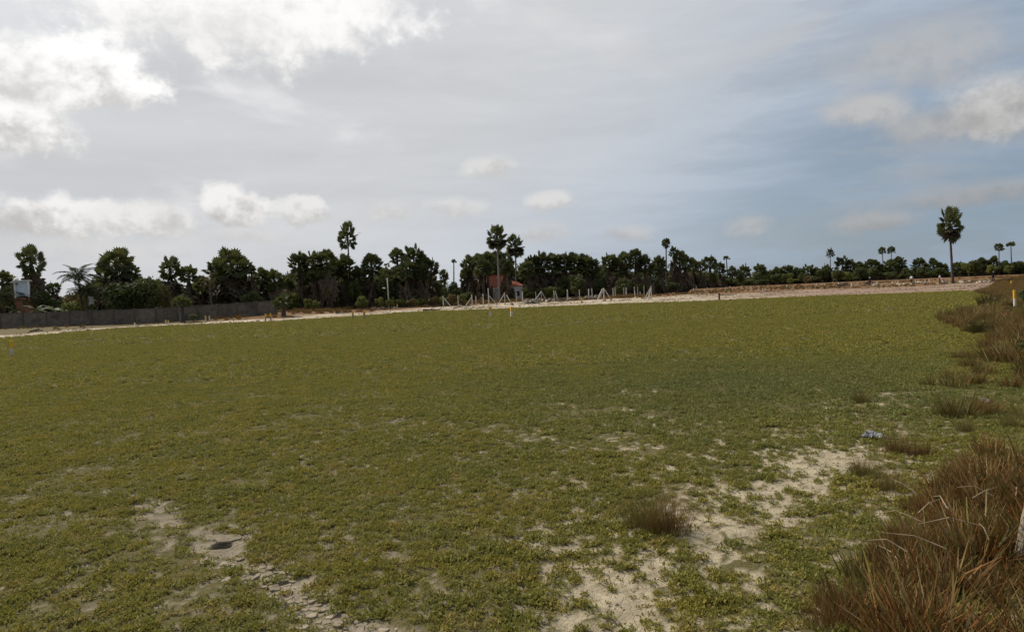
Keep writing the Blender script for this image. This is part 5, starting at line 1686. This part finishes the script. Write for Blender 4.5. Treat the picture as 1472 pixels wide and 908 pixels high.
# ------------------------------------------------------------------ people and motorbikes
def skinned(name, joints, edges, mats_fn, mats):
    """one continuous body grown from a skeleton"""
    names = list(joints)
    me = bpy.data.meshes.new(name)
    me.from_pydata([joints[k][0] for k in names], [(names.index(a), names.index(b)) for a, b in edges], [])
    o = bpy.data.objects.new(name, me); COL.objects.link(o)
    sk = o.modifiers.new('skin', 'SKIN'); sk.use_smooth_shade = True
    for i, k in enumerate(names):
        d = me.skin_vertices[0].data[i]; d.radius = joints[k][1] if isinstance(joints[k][1], tuple) else (joints[k][1],) * 2
        d.use_root = (k == 'pelvis')
    ss = o.modifiers.new('sub', 'SUBSURF'); ss.levels = 1; ss.render_levels = 1
    bpy.context.view_layer.update()
    dg = bpy.context.evaluated_depsgraph_get()
    m2 = bpy.data.meshes.new_from_object(o.evaluated_get(dg))
    bpy.data.objects.remove(o, do_unlink=True)
    m2.name = name
    m2.materials.clear()
    for mt in mats: m2.materials.append(mt)
    jl = [(Vector(joints[k][0]), k) for k in names]
    for p in m2.polygons:
        c = p.center
        p.material_index = mats_fn(c, min(jl, key=lambda q: (q[0] - c).length)[1])
        p.use_smooth = True
    return m2


def person(loc, rotz, label, shirt, legs, pose='stand', cap=None, group=None, bare_arms=True):
    J = {'pelvis': ((0, 0, .92), (.15, .11)), 'waist': ((0, 0, 1.08), (.14, .10)), 'chest': ((0, 0, 1.28), (.17, .115)), 'neckb': ((0, 0, 1.44), (.085, .075)), 'neck': ((0, .01, 1.52), .052),
         'jaw': ((0, .03, 1.58), (.06, .068)), 'head': ((0, .02, 1.66), (.078, .095)), 'crown': ((0, .005, 1.73), (.055, .065)), 'nose': ((0, .125, 1.635), .014)}
    E = [('pelvis', 'waist'), ('waist', 'chest'), ('chest', 'neckb'), ('neckb', 'neck'), ('neck', 'jaw'), ('jaw', 'head'), ('head', 'crown'), ('head', 'nose')]
    st = .14 if pose == 'walk' else .02
    for s_, n_ in ((-1, 'L'), (1, 'R')):
        J['sh' + n_] = ((s_ * .19, 0, 1.40), .068); J['el' + n_] = ((s_ * .25, -.02 + s_ * st, 1.12), .045); J['wr' + n_] = ((s_ * .25, .08 + s_ * st, .88), .032); J['hd' + n_] = ((s_ * .25, .11 + s_ * st, .79), (.036, .024))
        J['hp' + n_] = ((s_ * .10, 0, .86), .098); J['kn' + n_] = ((s_ * .11, .03 - s_ * st, .48), .062); J['an' + n_] = ((s_ * .11, -.02 - s_ * st * 2, .09), .042); J['to' + n_] = ((s_ * .12, .14 - s_ * st * 2, .035), (.045, .03))
        E += [('chest', 'sh' + n_), ('sh' + n_, 'el' + n_), ('el' + n_, 'wr' + n_), ('wr' + n_, 'hd' + n_), ('pelvis', 'hp' + n_), ('hp' + n_, 'kn' + n_), ('kn' + n_, 'an' + n_), ('an' + n_, 'to' + n_)]
        for f in range(4):
            J['f%d%s' % (f, n_)] = ((s_ * .25 + (f - 1.5) * .004, .11 + s_ * st + (f - 1.5) * .02, .70 - .008 * abs(f - 1.3)), .009); E.append(('hd' + n_, 'f%d%s' % (f, n_)))
        J['th' + n_] = ((s_ * .25 - s_ * .02, .165 + s_ * st, .755), .01); E.append(('hd' + n_, 'th' + n_))

    def shift(keys, fn):
        for k in keys:
            J[k] = (tuple(fn(Vector(J[k][0]))), J[k][1])
    upper = [k for k in J if k[:2] not in ('hp', 'kn', 'an', 'to') and k != 'pelvis']
    if pose == 'bend':
        Rm = Matrix.Rotation(-1.05, 3, 'X'); pv = Vector((0, 0, .94)); shift(upper, lambda p: pv + Rm @ (p - pv))
        for s_, n_ in ((-1, 'L'), (1, 'R')):
            arm = ['el' + n_, 'wr' + n_, 'hd' + n_, 'th' + n_] + ['f%d%s' % (f, n_) for f in range(4)]
            c = Vector(J['sh' + n_][0]); Rb = Matrix.Rotation(.95, 3, 'X'); shift(arm, lambda p: c + Rb @ (p - c))
    if pose == 'sit':
        dz = Vector((0, 0, -.12)); shift(list(J), lambda p: p + dz)
        for s_, n_ in ((-1, 'L'), (1, 'R')):
            J['kn' + n_] = ((s_ * .20, .42, .66), .062); J['an' + n_] = ((s_ * .20, .22, .30), .042); J['to' + n_] = ((s_ * .21, .38, .25), (.045, .03))
            c = Vector(J['sh' + n_][0]); Rb = Matrix.Rotation(.75, 3, 'X'); arm = ['el' + n_, 'wr' + n_, 'hd' + n_, 'th' + n_] + ['f%d%s' % (f, n_) for f in range(4)]
            shift(arm, lambda p: c + Rb @ (p - c))

    def mf(c, k):
        if k[0] == 'f' or k[:2] in ('hd', 'th', 'wr') or k in ('neck', 'jaw', 'nose', 'head', 'crown'): return 0
        if k[:2] in ('hp', 'kn', 'an') or k == 'pelvis': return 2
        if k[:2] == 'to': return 3
        return 1
    me = skinned('person', J, E, mf, [M['skin'], shirt, legs, M['rubber']])
    root = thing('person', label, 'person', loc, rotz, group)
    part('body', me, root)
    hc = Vector(J['head'][0]); upv = (Vector(J['crown'][0]) - hc).normalized()
    bm = bmesh.new(); bmesh.ops.create_icosphere(bm, subdivisions=2, radius=.108)
    bmesh.ops.delete(bm, geom=[v for v in bm.verts if v.co.z < -.015 and v.co.y > -.03], context='VERTS')
    me = bpy.data.meshes.new('hair'); bm.to_mesh(me); bm.free(); me.materials.append(M['hair'] if cap is None else cap)
    q = Vector((0, 0, 1)).rotation_difference(upv).to_euler()
    hr = part('hair' if cap is None else 'cap', me, root, tuple(hc + upv * .015), q, (1, 1.1, 1))
    if cap is not None:
        mb = MB(); mb.box((0, .13, .0), (.15, .11, .012)); part('peak', mb.mesh('peak', cap), hr)
    return root


def motorbike(loc, rotz, label, fair):
    root = thing('motorbike', label, 'motorbike', loc, rotz)
    def wheel(y):
        mb = MB(); K = 20; w = part_mesh = None
        pts = [(0, y + .27 * math.cos(2 * PI * i / K), .30 + .27 * math.sin(2 * PI * i / K)) for i in range(K + 1)]
        mb.tube(pts, [.045] * (K + 1), 7, False)
        ty = part('wheel', mb.mesh('wheel', M['rubber'], True), root)
        mb = MB()
        for i in range(8):
            a = 2 * PI * i / 8
            mb.tube([(0, y, .30), (0, y + .25 * math.cos(a), .30 + .25 * math.sin(a))], [.01, .008], 5)
        mb.tube([(-.06, y, .3), (.06, y, .3)], [.05, .05], 8); part('rim', mb.mesh('rim', M['metal']), ty)
    wheel(.62); wheel(-.62)
    mb = MB(); mb.tube([(0, -.62, .3), (0, -.2, .38), (0, .1, .42), (0, .38, .72), (0, .42, .86)], [.03, .05, .05, .035, .03], 7); mb.tube([(0, -.35, .62), (0, .05, .60), (0, .38, .72)], [.03, .035, .03], 7)
    part('frame', mb.mesh('frame', M['metal'], True), root)
    mb = MB(); mb.tube([(0, -.12, .36), (0, .05, .38), (0, .2, .36)], [.08, .14, .07], 9); part('engine', mb.mesh('engine', M['metal']), root)
    for s_ in (-1, 1):
        mb = MB(); mb.tube([(s_ * .07, .62, .3), (s_ * .07, .5, .62), (s_ * .06, .42, .9)], [.022, .026, .022], 6); part('fork', mb.mesh('fork', M['metal'], True), root)
    mb = MB(); mb.tube([(0, -.02, .74), (0, .14, .79), (0, .32, .78), (0, .4, .74)], [.08, .135, .12, .05], 10); part('tank', mb.mesh('tank', fair, True), root)
    mb = MB(); mb.tube([(0, -.78, .76), (0, -.5, .74), (0, -.2, .72), (0, -.02, .75)], [.07, .12, .12, .07], 9); st = part('seat', mb.mesh('seat', M['rubber'], True), root, (0, 0, .14), (0, 0, 0), (1, 1, .8))
    mb = MB(); mb.tube([(-.36, .28, 1.0), (-.2, .40, .98), (0, .42, .94), (.2, .40, .98), (.36, .28, 1.0)], [.016] * 5, 6); part('handlebar', mb.mesh('handlebar', M['metal'], True), root)
    mb = MB(); mb.tube([(0, .44, .84), (0, .52, .85), (0, .58, .85)], [.06, .1, .09], 10); part('headlight', mb.mesh('headlight', M['white'], True), root)
    mb = MB(); mb.tube([(.12, .1, .3), (.14, -.3, .28), (.15, -.8, .36)], [.03, .045, .05], 8); part('exhaust', mb.mesh('exhaust', M['bikegrey'], True), root)
    mb = MB(); mb.tube([(0, -.45, .70), (0, -.75, .72), (0, -.92, .60)], [.09, .08, .04], 8); part('tail', mb.mesh('tail', fair, True), root)
    mb = MB(); mb.tube([(-.1, 0, .34), (-.25, -.02, .01)], [.014, .014], 5); part('side_stand', mb.mesh('side_stand', M['metal']), root)
    return root


def gp(u, v):
    b = at(u, v); return (b.x, b.y, gz(b.x, b.y))


motorbike(gp(1210, 414), math.radians(78), 'parked motorbike with grey fairing by itself at the edge of the reddish field', M['bikegrey'])
mp = gp(1249, 411)
motorbike(mp, math.radians(20), 'motorbike with dark red fairing under the rider in white cap', M['bikered'])
c, s_ = math.cos(math.radians(20)), math.sin(math.radians(20))
person((mp[0] + .28 * s_, mp[1] - .28 * c, mp[2]), math.radians(20), 'person in dark clothes and white cap sitting on a motorbike', M['shirt_dark'], M['trouser'], 'sit', M['shirt_white'])
person(gp(1310.5, 408.5), math.radians(-70), 'person in white shirt and black trousers walking alone on the far sand', M['shirt_white'], M['trouser'], 'walk')
person(gp(1351, 408), math.radians(-100), 'person in white shirt and black trousers standing right beside the one in pink', M['shirt_white'], M['trouser'], 'stand')
person(gp(1357, 409.5), math.radians(60), 'person in pink shirt and grey blue jeans bending forward near the lone palm', M['shirt_pink'], M['jeans'], 'bend')
person(gp(1428, 405), math.radians(170), 'person in dark clothes and white cap standing on the sand by the grassy bank', M['shirt_dark'], M['shirt_dark'], 'stand', M['shirt_white'])

# ------------------------------------------------------------------ bird
p = at_depth(517, 335, 60)
mb = MB()
mb.tube([(0, -.16, 0), (0, -.06, .0), (0, .06, .01), (0, .14, .03), (0, .19, .03)], [.01, .04, .045, .03, .008], 8)
root = thing('bird', 'small dark bird flying beside the slender tall palm crown', 'bird', tuple(p), .6)
root.scale = (.4, .4, .4)
part('body', mb.mesh('bird_body', M['hair'], True), root)
for s_ in (-1, 1):
    mb = MB(); mb.add([(s_ * .03, -.05, .02), (s_ * .03, .07, .02), (s_ * .2, .09, .09), (s_ * .42, .0, .05), (s_ * .2, -.05, .08)], [(0, 1, 2, 3, 4)])
    part('wing', mb.mesh('wing', M['hair']), root)
mb = MB(); mb.add([(-.01, -.14, 0), (.01, -.14, 0), (.05, -.27, 0), (-.05, -.27, 0)], [(0, 1, 2, 3)]); part('tail', mb.mesh('tail', M['hair']), root)
